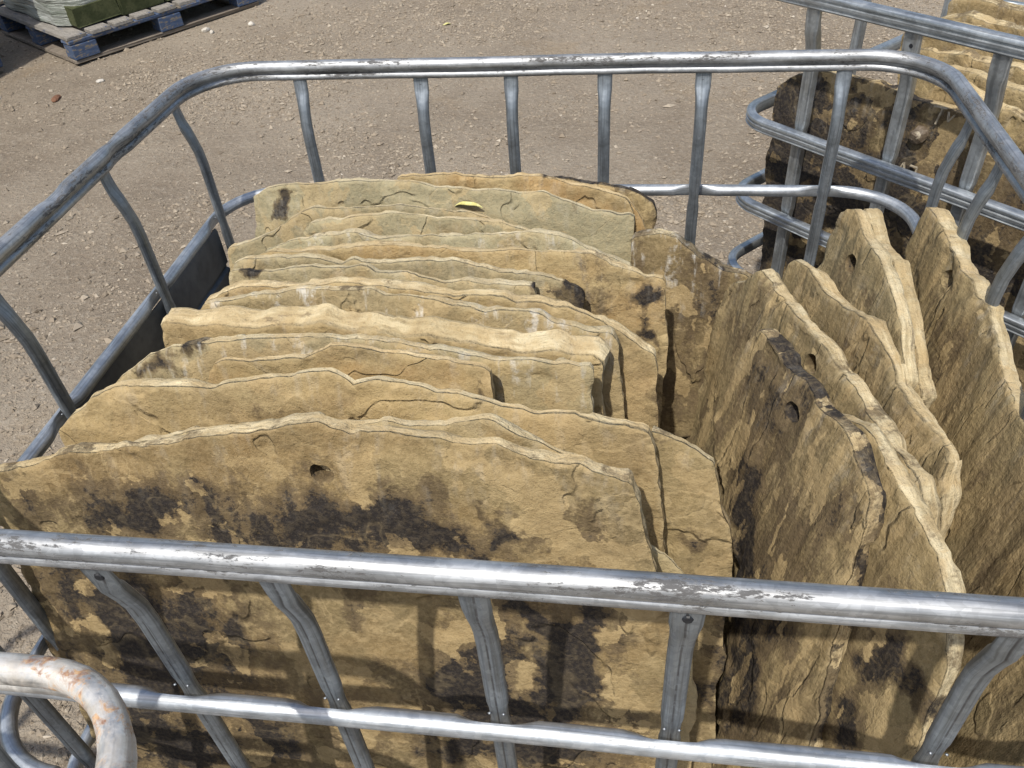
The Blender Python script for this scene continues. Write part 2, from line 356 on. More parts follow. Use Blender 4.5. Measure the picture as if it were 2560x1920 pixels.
# ---------------------------------------------------------------- stone slabs
SLABS = [
    dict(label='large front slab with a drilled hole and black soot patches behind the near rail', loc=(-0.1913,0.0596,0.1500), psi=0.0330, lam=0.1830,
      outline=[(-0.3806,0.1829),(-0.3849,0.2409),(-0.3846,0.2863),(-0.3864,0.3378),(-0.3894,0.4112),(-0.3850,0.4415),(-0.3806,0.4885),(-0.3760,0.5327),(-0.3778,0.5749),(-0.3816,0.6087),(-0.3815,0.6533),(-0.3710,0.6999),(-0.3399,0.7128),(-0.2951,0.7254),(-0.2459,0.7388),(-0.1839,0.7488),(-0.1301,0.7625),(-0.0864,0.7734),(-0.0377,0.7878),(0.0069,0.7972),(0.0360,0.8020),(0.0482,0.7966),(0.0719,0.7899),(0.1133,0.7906),(0.1568,0.7925),(0.1690,0.7882),(0.2128,0.7898),(0.2343,0.7821),(0.2847,0.7739),(0.3044,0.7661),(0.3314,0.7595),(0.3353,0.7562),(0.3464,0.7244),(0.3559,0.6889),(0.3594,0.6793),(0.3714,0.6308),(0.3796,0.5768),(0.3805,0.5286),(0.3808,0.4630),(0.3894,0.3464)],
      stains=[(-0.1117,0.7067,0.0189,0.0276,0.4000),(-0.0830,0.6726,0.1580,0.0580,0.2000),(0.1089,0.6929,0.0681,0.0442,0.3400),(0.2192,0.7005,0.0150,0.0210,0.6200),(0.1645,0.6691,0.0374,0.0312,0.3600),(-0.0091,0.6760,0.0402,0.0419,0.2400),(-0.0910,0.6537,0.0232,0.0317,0.2500),(-0.1843,0.6618,0.0438,0.0349,0.2600),(0.1477,0.7496,0.0196,0.0241,0.3200),(0.1313,0.6783,0.1142,0.0494,0.1600),(-0.3263,0.5263,0.0501,0.0552,0.4000),(-0.2461,0.4491,0.0392,0.1130,0.7200),(-0.1855,0.4810,0.0310,0.0874,0.4500),(-0.1263,0.5007,0.0172,0.0777,0.4200),(0.0392,0.5655,0.0497,0.0311,0.3400),(0.2179,0.5757,0.0265,0.0220,0.6600),(0.2498,0.5108,0.0199,0.0588,0.6200),(0.2801,0.5309,0.0282,0.0733,0.7400),(0.1680,0.4546,0.0349,0.0459,0.6800),(0.2084,0.4224,0.0502,0.0233,0.7200),(0.1385,0.3119,0.0508,0.0333,0.6000),(0.2207,0.3290,0.0326,0.0322,0.5000),(-0.2837,0.2526,0.1021,0.0551,0.6200),(-0.1324,0.2963,0.0618,0.0582,0.4000),(-0.2688,0.3549,0.1568,0.1652,0.1600),(0.1860,0.4354,0.1251,0.1150,0.1400),(0.3387,0.5449,0.0096,0.0299,0.3000),(-0.3328,0.6694,0.0254,0.0366,0.3000),(-0.2624,0.6395,0.0251,0.0315,0.2500),(0.2334,0.5030,0.0140,0.0374,-0.9000),(0.2134,0.5507,0.0130,0.0130,-0.5000),(0.2033,0.6386,0.0442,0.0099,-0.5000),(-0.0091,0.5489,0.0159,0.0322,-0.3500),(0.0723,0.5299,0.0538,0.0543,-0.4500),(-0.1371,0.5414,0.0076,0.0280,-0.4000),(0.0447,0.7888,0.1607,0.0117,-0.1500),(-0.1582,0.3432,0.3082,0.0925,0.1800),(-0.2350,0.6747,0.0800,0.0610,0.1400),(0.0258,0.6710,0.0926,0.0465,0.1600),(0.2642,0.6971,0.0508,0.0511,0.1400),(-0.1849,0.5758,0.0501,0.0218,-0.2000),(0.2622,0.4973,0.0434,0.0823,0.4500),(0.1638,0.4483,0.0389,0.0463,0.4000),(-0.2568,0.4123,0.0425,0.1105,0.3500),(0.1814,0.3459,0.1046,0.0384,0.3000),(-0.0819,0.6771,0.1575,0.0527,0.1400),(0.1313,0.6783,0.1142,0.0494,0.1400),(0.2223,0.3783,0.0782,0.0368,0.2500),(0.3113,0.7143,0.0247,0.0326,0.1200),(0.1789,0.4454,0.0502,0.0643,0.2500),(0.2694,0.4984,0.0396,0.0820,0.2000),(0.2058,0.3569,0.0874,0.0442,0.3000),(-0.2568,0.4123,0.0471,0.1178,0.2500)], holes=[(0.0319,0.7395)], th=0.02, res=0.0042, stain=0.29, seed=1, fine=1, h=1, tone=0.74, hue=0.3),
    dict(label='thin slab showing a pale crest just above and behind the drilled front slab', loc=(-0.0842,0.0926,0.1500), psi=0.0330, lam=0.1830,
      outline=[(-0.3207,0.7153),(-0.2642,0.7363),(-0.2266,0.7494),(-0.1654,0.7594),(-0.0879,0.7726),(-0.0614,0.7724),(-0.0214,0.7738),(0.0106,0.7735),(0.0444,0.7777),(0.0677,0.7849),(0.0874,0.7848),(0.1000,0.7809),(0.1193,0.7738),(0.1300,0.7687),(0.1543,0.7565),(0.1750,0.7456),(0.2022,0.7118),(0.2406,0.6624),(0.2524,0.6402),(0.2701,0.6316),(0.2892,0.6116),(0.3077,0.5043),(0.3207,0.2954)],
      stains=[], holes=[], th=0.014, seed=2, stain=0.02, tone=1.08, grey=0.35),
    dict(label='broad slab with a smooth diagonally streaked left face and notched crest', loc=(-0.1643,0.1380,0.1500), psi=0.0330, lam=0.1830,
      outline=[(-0.3522,0.6616),(-0.3518,0.6973),(-0.3214,0.7213),(-0.2976,0.7417),(-0.2579,0.7583),(-0.1967,0.7654),(-0.1377,0.7704),(-0.0986,0.7759),(-0.0803,0.7827),(-0.0389,0.7910),(-0.0042,0.7915),(0.0210,0.7775),(0.0468,0.7909),(0.0906,0.7865),(0.1128,0.7786),(0.1724,0.7684),(0.2094,0.7638),(0.2502,0.7607),(0.2800,0.7529),(0.3078,0.7501),(0.3281,0.7461),(0.3346,0.7348),(0.3417,0.7067),(0.3474,0.6303),(0.3522,0.5192)],
      stains=[(-0.0722,0.7527,0.0241,0.0234,0.4500),(-0.0853,0.7664,0.0161,0.0121,0.3000),(-0.0196,0.7535,0.0262,0.0084,-0.3000)], holes=[], th=0.02, seed=3, crest=0.004, stain=-0.1, tone=1.08, hue=0.15),
    dict(label='rounded slab corner rising right of the front slab beside the tall right stack', loc=(0.2207,0.1558,0.1500), psi=0.0330, lam=0.1830,
      outline=[(-0.0516,0.7195),(-0.0382,0.7176),(-0.0218,0.7125),(-0.0072,0.7008),(0.0090,0.6879),(0.0117,0.6730),(0.0190,0.6496),(0.0246,0.6255),(0.0364,0.5893),(0.0451,0.5563),(0.0474,0.5234),(0.0459,0.4745),(0.0481,0.4106),(0.0463,0.3205),(0.0516,0.2405)],
      stains=[(0.0040,0.5877,0.0175,0.0203,0.4000),(0.0486,0.3761,0.0221,0.1046,0.8000)], holes=[], th=0.018, seed=4, stain=0.12, tone=0.82),
    dict(label='short slab with a squared dark right end, lying midway up the row', loc=(-0.1772,0.1995,0.1500), psi=0.0330, lam=0.1830,
      outline=[(-0.1689,0.7249),(-0.1640,0.7426),(-0.1573,0.7510),(-0.1131,0.7603),(-0.0721,0.7668),(-0.0328,0.7720),(-0.0007,0.7802),(0.0396,0.7796),(0.0686,0.7801),(0.0911,0.7762),(0.1144,0.7707),(0.1379,0.7686),(0.1612,0.7649),(0.1666,0.7606),(0.1689,0.7356)],
      stains=[(0.1643,0.7465,0.0052,0.0239,0.8000)], holes=[], th=0.014, seed=5, hue=0.5, stain=0.02),
    dict(label='grey crested slab with white drips down its right face', loc=(-0.1947,0.2306,0.1500), psi=0.0330, lam=0.1830,
      outline=[(-0.2983,0.6886),(-0.2682,0.7150),(-0.2411,0.7334),(-0.2259,0.7400),(-0.1722,0.7499),(-0.1394,0.7560),(-0.1069,0.7639),(-0.0660,0.7648),(-0.0104,0.7672),(0.0312,0.7682),(0.0985,0.7631),(0.1695,0.7524),(0.1973,0.7510),(0.2160,0.7516),(0.2613,0.7519),(0.2918,0.7491),(0.2959,0.7447),(0.2968,0.7174),(0.2983,0.6869)],
      stains=[(-0.2361,0.7254,0.0342,0.0115,0.7000),(-0.1765,0.7447,0.0528,0.0079,0.7500)], holes=[], th=0.02, seed=6, hue=0.1, lime=0.5, stain=0.02, grey=0.5, tone=0.98, clean=0.15),
    dict(label='thick pale slab with a broad rough sandy crest and two dark spots', loc=(-0.1663,0.2805,0.1500), psi=0.0330, lam=0.1830,
      outline=[(-0.2796,0.7108),(-0.2740,0.7380),(-0.2672,0.7442),(-0.2488,0.7451),(-0.2030,0.7441),(-0.1414,0.7466),(-0.0603,0.7543),(-0.0089,0.7476),(0.0285,0.7433),(0.0832,0.7400),(0.1403,0.7351),(0.1809,0.7312),(0.2221,0.7292),(0.2645,0.7237),(0.2764,0.7158),(0.2794,0.7005),(0.2796,0.6413)],
      stains=[(-0.0435,0.7570,0.0082,0.0050,0.9000),(0.0775,0.7519,0.0124,0.0086,0.8000)], holes=[], th=0.032, seed=7, crest=0.006, bevel=0.016, stain=-0.15, tone=1.12),
    dict(label='slab with a dark seam along its crest and white lime drips beneath it', loc=(-0.1370,0.3254,0.1500), psi=0.0330, lam=0.1830,
      outline=[(-0.2770,0.7210),(-0.2670,0.7381),(-0.2420,0.7489),(-0.2042,0.7570),(-0.1476,0.7638),(-0.0987,0.7651),(-0.0780,0.7666),(-0.0408,0.7737),(-0.0238,0.7633),(0.0255,0.7592),(0.0742,0.7546),(0.1064,0.7486),(0.1404,0.7490),(0.1861,0.7413),(0.2249,0.7321),(0.2562,0.7294),(0.2625,0.7185),(0.2691,0.6853),(0.2744,0.6443),(0.2770,0.6006)],
      stains=[(-0.0385,0.7689,0.0704,0.0063,0.5000),(0.2447,0.7025,0.0222,0.0322,0.2500)], holes=[], th=0.018, seed=8, lime=0.7, stain=0.02, grey=0.35, tone=0.9),
    dict(label='golden slab whose long right end steps down behind the seamed slab', loc=(-0.1178,0.3553,0.1500), psi=0.0330, lam=0.1830,
      outline=[(-0.3040,0.7174),(-0.2773,0.7347),(-0.2543,0.7443),(-0.2143,0.7505),(-0.1686,0.7542),(-0.1242,0.7547),(-0.0825,0.7576),(-0.0432,0.7554),(0.0409,0.7475),(0.1028,0.7451),(0.1436,0.7437),(0.1840,0.7330),(0.2243,0.7218),(0.2546,0.7062),(0.2814,0.6851),(0.2908,0.6778),(0.2989,0.6234),(0.3040,0.5635)],
      stains=[(0.2783,0.6302,0.0173,0.0096,0.7000),(0.2854,0.6029,0.0146,0.0141,0.5000)], holes=[], th=0.022, seed=9, crest=0.004, bevel=0.005, stain=0.02, hue=0.25, tone=1.1),
    dict(label='narrow slab with a black stained left end and squared right end', loc=(-0.1891,0.3963,0.1500), psi=0.0330, lam=0.1830,
      outline=[(-0.2124,0.7189),(-0.2071,0.7422),(-0.2031,0.7450),(-0.1578,0.7493),(-0.1104,0.7550),(-0.0645,0.7566),(-0.0221,0.7561),(0.0183,0.7531),(0.0837,0.7471),(0.1479,0.7451),(0.1902,0.7448),(0.2085,0.7436),(0.2118,0.7317),(0.2124,0.7024)],
      stains=[(-0.1855,0.7309,0.0281,0.0135,1.1000),(0.1907,0.7404,0.0105,0.0123,1.1000)], holes=[], th=0.016, seed=10, stain=0.02, grey=0.6, tone=1.05, clean=0.15),
    dict(label='slab ending in a dark stained right corner above the narrow squared one', loc=(-0.1604,0.4198,0.1500), psi=0.0330, lam=0.1830,
      outline=[(-0.2425,0.7300),(-0.2379,0.7417),(-0.2245,0.7469),(-0.1860,0.7509),(-0.1457,0.7536),(-0.0846,0.7516),(-0.0293,0.7528),(0.0285,0.7561),(0.0726,0.7563),(0.1047,0.7510),(0.1369,0.7476),(0.1795,0.7376),(0.2219,0.7283),(0.2386,0.7199),(0.2411,0.7115),(0.2425,0.6823)],
      stains=[(0.2129,0.7142,0.0198,0.0175,0.9500),(0.2339,0.7086,0.0092,0.0239,0.9500)], holes=[], th=0.016, seed=11, stain=0.02, grey=0.55, clean=0.15, tone=0.92),
    dict(label='long golden slab with a cracked right face reaching the dark gap', loc=(-0.1019,0.4545,0.1500), psi=0.0330, lam=0.1830,
      outline=[(-0.2917,0.7224),(-0.2709,0.7356),(-0.2186,0.7434),(-0.1542,0.7508),(-0.1070,0.7529),(0.0070,0.7524),(0.0629,0.7528),(0.1393,0.7520),(0.1817,0.7501),(0.2245,0.7381),(0.2565,0.7276),(0.2826,0.7162),(0.2864,0.7026),(0.2881,0.6732),(0.2917,0.6111),(0.2898,0.5459)],
      stains=[(0.2643,0.7023,0.0263,0.0241,0.8500),(0.2784,0.6625,0.0107,0.0505,0.7500)], holes=[], th=0.02, seed=12, hue=0.4, stain=0.02, tone=1.05, clean=0.15),
    dict(label='grey white weathered slab with a layered ragged crest', loc=(-0.1259,0.4949,0.1500), psi=0.0330, lam=0.1830,
      outline=[(-0.2678,0.7063),(-0.2598,0.7209),(-0.2370,0.7321),(-0.1858,0.7440),(-0.1316,0.7469),(-0.0707,0.7472),(0.0005,0.7478),(0.0549,0.7540),(0.0923,0.7570),(0.1260,0.7592),(0.1704,0.7513),(0.1928,0.7414),(0.2655,0.7106),(0.2678,0.6835)],
      stains=[(-0.1530,0.7415,0.0412,0.0056,0.4000)], holes=[], th=0.02, seed=13, grey=0.9, lime=0.5, stain=0.02, tone=1.12),
    dict(label='pale grainy slab under the curled yellow leaf', loc=(-0.1515,0.5243,0.1500), psi=0.0330, lam=0.1830,
      outline=[(-0.1857,0.7205),(-0.1818,0.7306),(-0.1696,0.7435),(-0.1426,0.7532),(-0.0952,0.7598),(-0.0436,0.7624),(0.0123,0.7630),(0.0682,0.7576),(0.1137,0.7494),(0.1537,0.7404),(0.1857,0.7176)],
      stains=[], holes=[], th=0.012, seed=14, grey=0.8, stain=0.02, tone=0.95),
    dict(label='slab with a long sloping left shoulder behind the grainy pale one', loc=(-0.2296,0.5472,0.1500), psi=0.0330, lam=0.1830,
      outline=[(-0.2490,0.6443),(-0.2416,0.6904),(-0.1921,0.7097),(-0.1509,0.7311),(-0.1085,0.7534),(-0.0959,0.7557),(-0.0508,0.7588),(-0.0048,0.7625),(0.0475,0.7623),(0.0860,0.7591),(0.1427,0.7515),(0.1966,0.7386),(0.2490,0.7194)],
      stains=[], holes=[], th=0.014, seed=15, grey=0.7, stain=0.02, tone=0.84),
    dict(label='flat faced grey buff slab, tallest near the back, with a sooty left corner', loc=(-0.1527,0.5823,0.1500), psi=0.0330, lam=0.1830,
      outline=[(-0.2919,0.6698),(-0.2839,0.7228),(-0.2800,0.7520),(-0.2673,0.7594),(-0.2355,0.7699),(-0.1976,0.7768),(-0.1608,0.7802),(-0.1364,0.7806),(-0.0862,0.7793),(-0.0123,0.7771),(0.0505,0.7728),(0.1079,0.7711),(0.1318,0.7681),(0.1670,0.7668),(0.2019,0.7540),(0.2485,0.7448),(0.2715,0.7372),(0.2897,0.7376),(0.2918,0.7323),(0.2917,0.7019),(0.2919,0.6607)],
      stains=[(-0.2581,0.7380,0.0297,0.0326,1.1000),(-0.2374,0.7600,0.0163,0.0176,0.8500)], holes=[], th=0.018, seed=16, grey=0.85, stain=-0.12, tone=0.96, clean=0.15),
    dict(label='orange buff slab peeping over the flat faced grey buff one', loc=(-0.0375,0.6172,0.1500), psi=0.0330, lam=0.1830,
      outline=[(-0.1759,0.7440),(-0.1718,0.7681),(-0.1109,0.7712),(-0.0491,0.7741),(0.0121,0.7723),(0.0602,0.7676),(0.1193,0.7597),(0.1669,0.7435),(0.1718,0.7353),(0.1759,0.6804)],
      stains=[(0.0500,0.7620,0.0405,0.0083,0.6000),(-0.0394,0.7605,0.0347,0.0056,0.4000)], holes=[], th=0.015, seed=17, hue=0.7, stain=0.02, tone=1.05),
    dict(label='orange stained slab end second from the far rail', loc=(0.0925,0.6353,0.1500), psi=0.0330, lam=0.1830,
      outline=[(-0.0777,0.7371),(-0.0479,0.7551),(-0.0002,0.7489),(0.0367,0.7322),(0.0564,0.7144),(0.0722,0.6818),(0.0777,0.6391)],
      stains=[(0.0545,0.7256,0.0134,0.0141,0.4000)], holes=[], th=0.014, seed=18, hue=0.8, stain=0.02),
    dict(label='blackened slab at the very back against the far rail', loc=(0.0798,0.6540,0.1500), psi=0.0330, lam=0.1830,
      outline=[(-0.0931,0.7274),(-0.0665,0.7535),(-0.0366,0.7518),(-0.0048,0.7481),(0.0364,0.7411),(0.0680,0.7339),(0.0906,0.7167),(0.0931,0.6953),(0.0911,0.6661),(0.0923,0.6286)],
      stains=[], holes=[], th=0.018, seed=19, stain=0.45, rim=0.8),
    dict(label='dark brown slab with pale drips, standing in the gap between the two rows', loc=(0.2408,0.5358,0.1500), psi=0.1028, lam=0.1830,
      outline=[(-0.1109,0.6888),(-0.1117,0.7164),(-0.0965,0.7215),(-0.0738,0.7251),(-0.0488,0.7207),(-0.0279,0.7031),(-0.0235,0.6966),(0.0316,0.6787),(0.0522,0.6727),(0.0936,0.6489),(0.1117,0.5631),(0.0710,0.4126),(-0.0407,0.3971)],
      stains=[(0.0051,0.6556,0.0377,0.0286,0.5000),(-0.0366,0.6943,0.0252,0.0208,0.3000),(-0.0908,0.6903,0.0193,0.0211,-0.4000),(0.0492,0.6017,0.0316,0.0449,0.3000)], holes=[], th=0.03, seed=20, stain=0.36, lime=0.8, vert=0.3, tone=0.66),
    dict(label='foremost side slab with a drilled hole, dark chipped crest and black left edge', loc=(0.2308,0.2651,0.1500), psi=1.1868, lam=0.1745,
      outline=[(0.0613,0.1707),(0.0251,0.2571),(0.0032,0.3203),(-0.0187,0.3736),(-0.0388,0.4389),(-0.0836,0.4673),(-0.1136,0.4974),(-0.1552,0.5378),(-0.1845,0.5736),(-0.1754,0.6293),(-0.1751,0.6762),(-0.1707,0.7113),(-0.1575,0.7300),(-0.1287,0.7341),(-0.1057,0.7348),(-0.0804,0.7288),(-0.0563,0.7298),(-0.0294,0.7250),(-0.0004,0.7294),(0.0232,0.7302),(0.0436,0.7218),(0.0646,0.7156),(0.0857,0.7049),(0.1029,0.6647),(0.1145,0.6058),(0.1241,0.5581),(0.1371,0.5062),(0.1666,0.4062),(0.1845,0.3632)],
      stains=[(-0.0494,0.4545,0.0345,0.0940,0.6000),(-0.0844,0.5452,0.0425,0.0357,0.4200),(-0.1125,0.6709,0.0286,0.0498,0.2500),(-0.0382,0.6721,0.0121,0.0313,0.3000),(0.0448,0.3073,0.0491,0.0984,0.5000),(-0.0113,0.6122,0.0351,0.0323,0.1500),(0.0516,0.4005,0.0327,0.1226,0.2000),(0.0624,0.6470,0.0297,0.0296,0.2000),(-0.0818,0.7094,0.0425,0.0367,0.1200),(-0.0693,0.5997,0.0572,0.0913,0.1200),(0.0285,0.5477,0.0779,0.1112,0.1200),(-0.0475,0.4291,0.0309,0.1086,0.5000),(-0.0534,0.7127,0.0481,0.0204,0.1800),(0.0072,0.4338,0.0539,0.1232,0.2000)], holes=[(-0.0557,0.6889)], th=0.027, seed=21, res=0.005, vert=1, stain=0.22, rim=0.55, h=1, fine=1, tone=0.76, clean=0.3),
    dict(label='low side slab with a rounded near shoulder, second of the right row', loc=(0.2914,0.2067,0.1500), psi=1.1868, lam=0.1745,
      outline=[(0.0315,0.1977),(-0.0916,0.3902),(-0.1699,0.5497),(-0.1589,0.6513),(-0.1151,0.6857),(-0.0683,0.7137),(-0.0393,0.7138),(-0.0119,0.7105),(0.0261,0.6971),(0.0492,0.6925),(0.0728,0.6862),(0.0975,0.6712),(0.1223,0.6478),(0.1370,0.6110),(0.1482,0.5840),(0.1557,0.5388),(0.1699,0.4862)],
      stains=[(0.0842,0.5140,0.0372,0.0256,0.5000),(0.1524,0.5406,0.0506,0.0284,0.7000),(0.1088,0.4072,0.0426,0.0329,0.5000),(0.0735,0.5561,0.0354,0.0199,0.3500)], holes=[], th=0.024, seed=22, vert=0.5, res=0.006, stain=0.16, tone=0.8),
    dict(label='tall olive side slab with a hollow at its drilled hole, peak behind the foremost one', loc=(0.2533,0.3826,0.1500), psi=1.1868, lam=0.1745,
      outline=[(-0.2268,0.3814),(-0.2211,0.4277),(-0.2259,0.4896),(-0.2319,0.5590),(-0.2372,0.6158),(-0.2254,0.6727),(-0.2008,0.6894),(-0.1802,0.7184),(-0.1677,0.7308),(-0.1529,0.7227),(-0.1313,0.7170),(-0.0621,0.7270),(-0.0405,0.7227),(-0.0122,0.7226),(0.0173,0.7144),(0.0509,0.7127),(0.0816,0.7036),(0.1135,0.7014),(0.1355,0.6987),(0.1732,0.6954),(0.1997,0.6787),(0.2210,0.6332),(0.2372,0.5795)],
      stains=[(-0.0405,0.7658,0.0475,0.0105,0.4000),(-0.1760,0.6250,0.0459,0.0382,0.1500)], holes=[(-0.0207,0.6894)], th=0.028, seed=23, vert=1, res=0.006, crest=0.008, h=1, stain=0.18, tone=0.74, grey=0.25, clean=0.4),
    dict(label='side slab with an orange brown broken near corner, third peak of the right row', loc=(0.3005,0.3914,0.1500), psi=1.2392, lam=0.1745,
      outline=[(-0.2132,0.6900),(-0.2088,0.7114),(-0.1873,0.7278),(-0.1698,0.7247),(-0.1277,0.7240),(-0.0783,0.7331),(-0.0371,0.7431),(0.0078,0.7299),(0.0310,0.7199),(0.0393,0.7083),(0.0603,0.7073),(0.0917,0.7064),(0.1125,0.7022),(0.1419,0.7019),(0.1419,0.7019),(0.1532,0.6960),(0.1511,0.6739),(0.1695,0.6486),(0.1848,0.6083),(0.2132,0.5516)],
      stains=[(-0.0542,0.7098,0.0139,0.0220,0.4000),(0.1487,0.6749,0.0195,0.0144,0.3000)], holes=[], th=0.028, seed=24, vert=1, res=0.006, rim=-0.2, hue=0.25, stain=0.06, tone=0.74, grey=0.2),
    dict(label='side slab with a chipped plugged hole, leaning beside the thin bright one', loc=(0.3143,0.5269,0.1500), psi=1.3265, lam=0.1745,
      outline=[(-0.1075,0.6388),(-0.1211,0.6826),(-0.1266,0.7216),(-0.1211,0.7637),(-0.1139,0.7736),(-0.0987,0.7772),(-0.0543,0.7604),(-0.0184,0.7608),(0.0293,0.7426),(0.0727,0.7210),(0.1001,0.6985),(0.1266,0.6758)],
      stains=[(0.0192,0.7318,0.0130,0.0225,0.4000)], holes=[(-0.0611,0.7209)], th=0.022, seed=25, vert=1, res=0.006, grey=0.4, h=1, stain=0.06, tone=0.7),
    dict(label='thin side slab seen mostly by its bright split edge', loc=(0.3448,0.5554,0.1500), psi=1.3963, lam=0.1745,
      outline=[(-0.0885,0.6680),(-0.1409,0.7317),(-0.1340,0.7483),(-0.1106,0.7418),(-0.0793,0.7321),(-0.0200,0.7342),(0.0136,0.7185),(0.0551,0.6959),(0.1006,0.6675),(0.1409,0.6513)],
      stains=[], holes=[], th=0.026, seed=26, vert=1, res=0.006, stain=0.06, tone=0.8),
    dict(label='tallest side slab with vertical grain, leaning against the right wall down to the corner', loc=(0.4420,0.3967,0.1500), psi=1.5010, lam=0.1571,
      outline=[(-0.2284,0.6121),(-0.2996,0.6507),(-0.3239,0.6621),(-0.3266,0.6819),(-0.3199,0.7415),(-0.2886,0.7438),(-0.2357,0.7406),(-0.2040,0.7372),(-0.1577,0.7364),(-0.1082,0.7307),(-0.0720,0.7224),(-0.0429,0.7146),(-0.0091,0.7024),(0.0163,0.7006),(0.0396,0.6957),(0.0576,0.6967),(0.1609,0.6908),(0.2686,0.6759),(0.3266,0.6399)],
      stains=[(-0.1399,0.6193,0.0437,0.0728,0.2000)], holes=[(-0.2000,0.7064)], th=0.026, seed=27, vert=1.3, res=0.005, hue=0.15, h=1, lime=0.2, stain=0.06, tone=0.82, grey=0.2),
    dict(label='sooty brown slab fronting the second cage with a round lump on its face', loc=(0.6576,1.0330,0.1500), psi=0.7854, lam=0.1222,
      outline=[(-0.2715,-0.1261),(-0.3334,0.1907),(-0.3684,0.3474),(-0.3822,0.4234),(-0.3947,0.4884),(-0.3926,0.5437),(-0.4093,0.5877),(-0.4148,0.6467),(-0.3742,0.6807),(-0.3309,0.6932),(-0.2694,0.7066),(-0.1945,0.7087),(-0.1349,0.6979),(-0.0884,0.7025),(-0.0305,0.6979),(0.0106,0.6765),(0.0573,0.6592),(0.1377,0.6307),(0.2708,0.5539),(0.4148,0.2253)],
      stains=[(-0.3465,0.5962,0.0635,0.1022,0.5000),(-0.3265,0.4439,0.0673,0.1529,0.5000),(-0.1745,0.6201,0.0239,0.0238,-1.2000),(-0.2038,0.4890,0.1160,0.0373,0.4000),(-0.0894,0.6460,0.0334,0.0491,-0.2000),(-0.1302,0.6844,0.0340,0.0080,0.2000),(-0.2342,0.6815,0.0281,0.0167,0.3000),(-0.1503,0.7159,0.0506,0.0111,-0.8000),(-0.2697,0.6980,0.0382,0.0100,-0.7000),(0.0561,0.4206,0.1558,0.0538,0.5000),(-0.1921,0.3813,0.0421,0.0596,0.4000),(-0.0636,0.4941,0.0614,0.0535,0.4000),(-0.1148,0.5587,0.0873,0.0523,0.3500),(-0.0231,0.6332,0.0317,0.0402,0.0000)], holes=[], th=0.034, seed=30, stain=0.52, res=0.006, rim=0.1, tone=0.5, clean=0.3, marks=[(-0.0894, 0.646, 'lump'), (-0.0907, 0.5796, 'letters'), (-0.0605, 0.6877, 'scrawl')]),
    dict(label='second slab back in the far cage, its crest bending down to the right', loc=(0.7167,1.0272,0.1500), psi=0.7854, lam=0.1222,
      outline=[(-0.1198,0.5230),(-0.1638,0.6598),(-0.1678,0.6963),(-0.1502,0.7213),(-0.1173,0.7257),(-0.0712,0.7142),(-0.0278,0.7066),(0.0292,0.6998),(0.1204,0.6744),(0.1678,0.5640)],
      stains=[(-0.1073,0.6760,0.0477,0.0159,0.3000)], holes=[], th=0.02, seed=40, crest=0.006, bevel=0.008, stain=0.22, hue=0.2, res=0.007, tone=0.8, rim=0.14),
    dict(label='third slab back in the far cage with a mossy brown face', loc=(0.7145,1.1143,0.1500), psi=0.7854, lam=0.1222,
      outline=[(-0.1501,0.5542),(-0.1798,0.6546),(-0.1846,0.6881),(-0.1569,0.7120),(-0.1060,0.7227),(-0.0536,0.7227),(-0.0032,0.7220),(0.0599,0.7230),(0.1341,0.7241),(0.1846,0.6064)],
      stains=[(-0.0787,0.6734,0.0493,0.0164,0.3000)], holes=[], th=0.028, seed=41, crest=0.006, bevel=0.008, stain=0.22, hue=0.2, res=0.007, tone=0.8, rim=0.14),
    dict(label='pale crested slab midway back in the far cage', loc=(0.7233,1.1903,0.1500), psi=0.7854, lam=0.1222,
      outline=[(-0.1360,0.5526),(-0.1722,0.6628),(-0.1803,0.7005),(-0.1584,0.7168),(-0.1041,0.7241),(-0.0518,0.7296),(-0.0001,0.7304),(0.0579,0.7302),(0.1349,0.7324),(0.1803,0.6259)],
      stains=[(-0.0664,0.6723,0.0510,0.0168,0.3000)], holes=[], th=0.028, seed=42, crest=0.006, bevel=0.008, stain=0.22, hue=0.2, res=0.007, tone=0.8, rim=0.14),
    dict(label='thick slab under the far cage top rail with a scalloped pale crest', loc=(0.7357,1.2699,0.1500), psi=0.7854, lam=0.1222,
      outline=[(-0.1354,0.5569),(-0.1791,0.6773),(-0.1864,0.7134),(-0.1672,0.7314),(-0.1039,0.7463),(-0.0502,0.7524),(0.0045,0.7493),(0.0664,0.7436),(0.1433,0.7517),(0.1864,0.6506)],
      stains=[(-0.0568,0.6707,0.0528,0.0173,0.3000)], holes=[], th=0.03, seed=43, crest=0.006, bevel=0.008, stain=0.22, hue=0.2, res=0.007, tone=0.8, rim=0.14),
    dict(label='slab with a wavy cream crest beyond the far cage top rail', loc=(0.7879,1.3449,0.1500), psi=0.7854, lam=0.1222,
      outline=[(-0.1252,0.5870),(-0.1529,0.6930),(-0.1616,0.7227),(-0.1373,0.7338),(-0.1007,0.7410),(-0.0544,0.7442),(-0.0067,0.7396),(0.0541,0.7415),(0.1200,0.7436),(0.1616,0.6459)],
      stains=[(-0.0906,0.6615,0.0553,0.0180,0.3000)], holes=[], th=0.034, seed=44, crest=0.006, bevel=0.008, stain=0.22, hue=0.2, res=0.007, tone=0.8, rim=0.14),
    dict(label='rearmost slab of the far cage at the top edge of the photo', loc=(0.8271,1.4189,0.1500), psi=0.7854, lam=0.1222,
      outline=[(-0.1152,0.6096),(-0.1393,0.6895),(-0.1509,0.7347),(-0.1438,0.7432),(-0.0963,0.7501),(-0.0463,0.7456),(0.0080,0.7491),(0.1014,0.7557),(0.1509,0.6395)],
      stains=[(-0.1121,0.6581,0.0576,0.0186,0.3000)], holes=[], th=0.034, seed=45, crest=0.006, bevel=0.008, stain=0.22, hue=0.2, res=0.007, tone=0.8, rim=0.14),
]

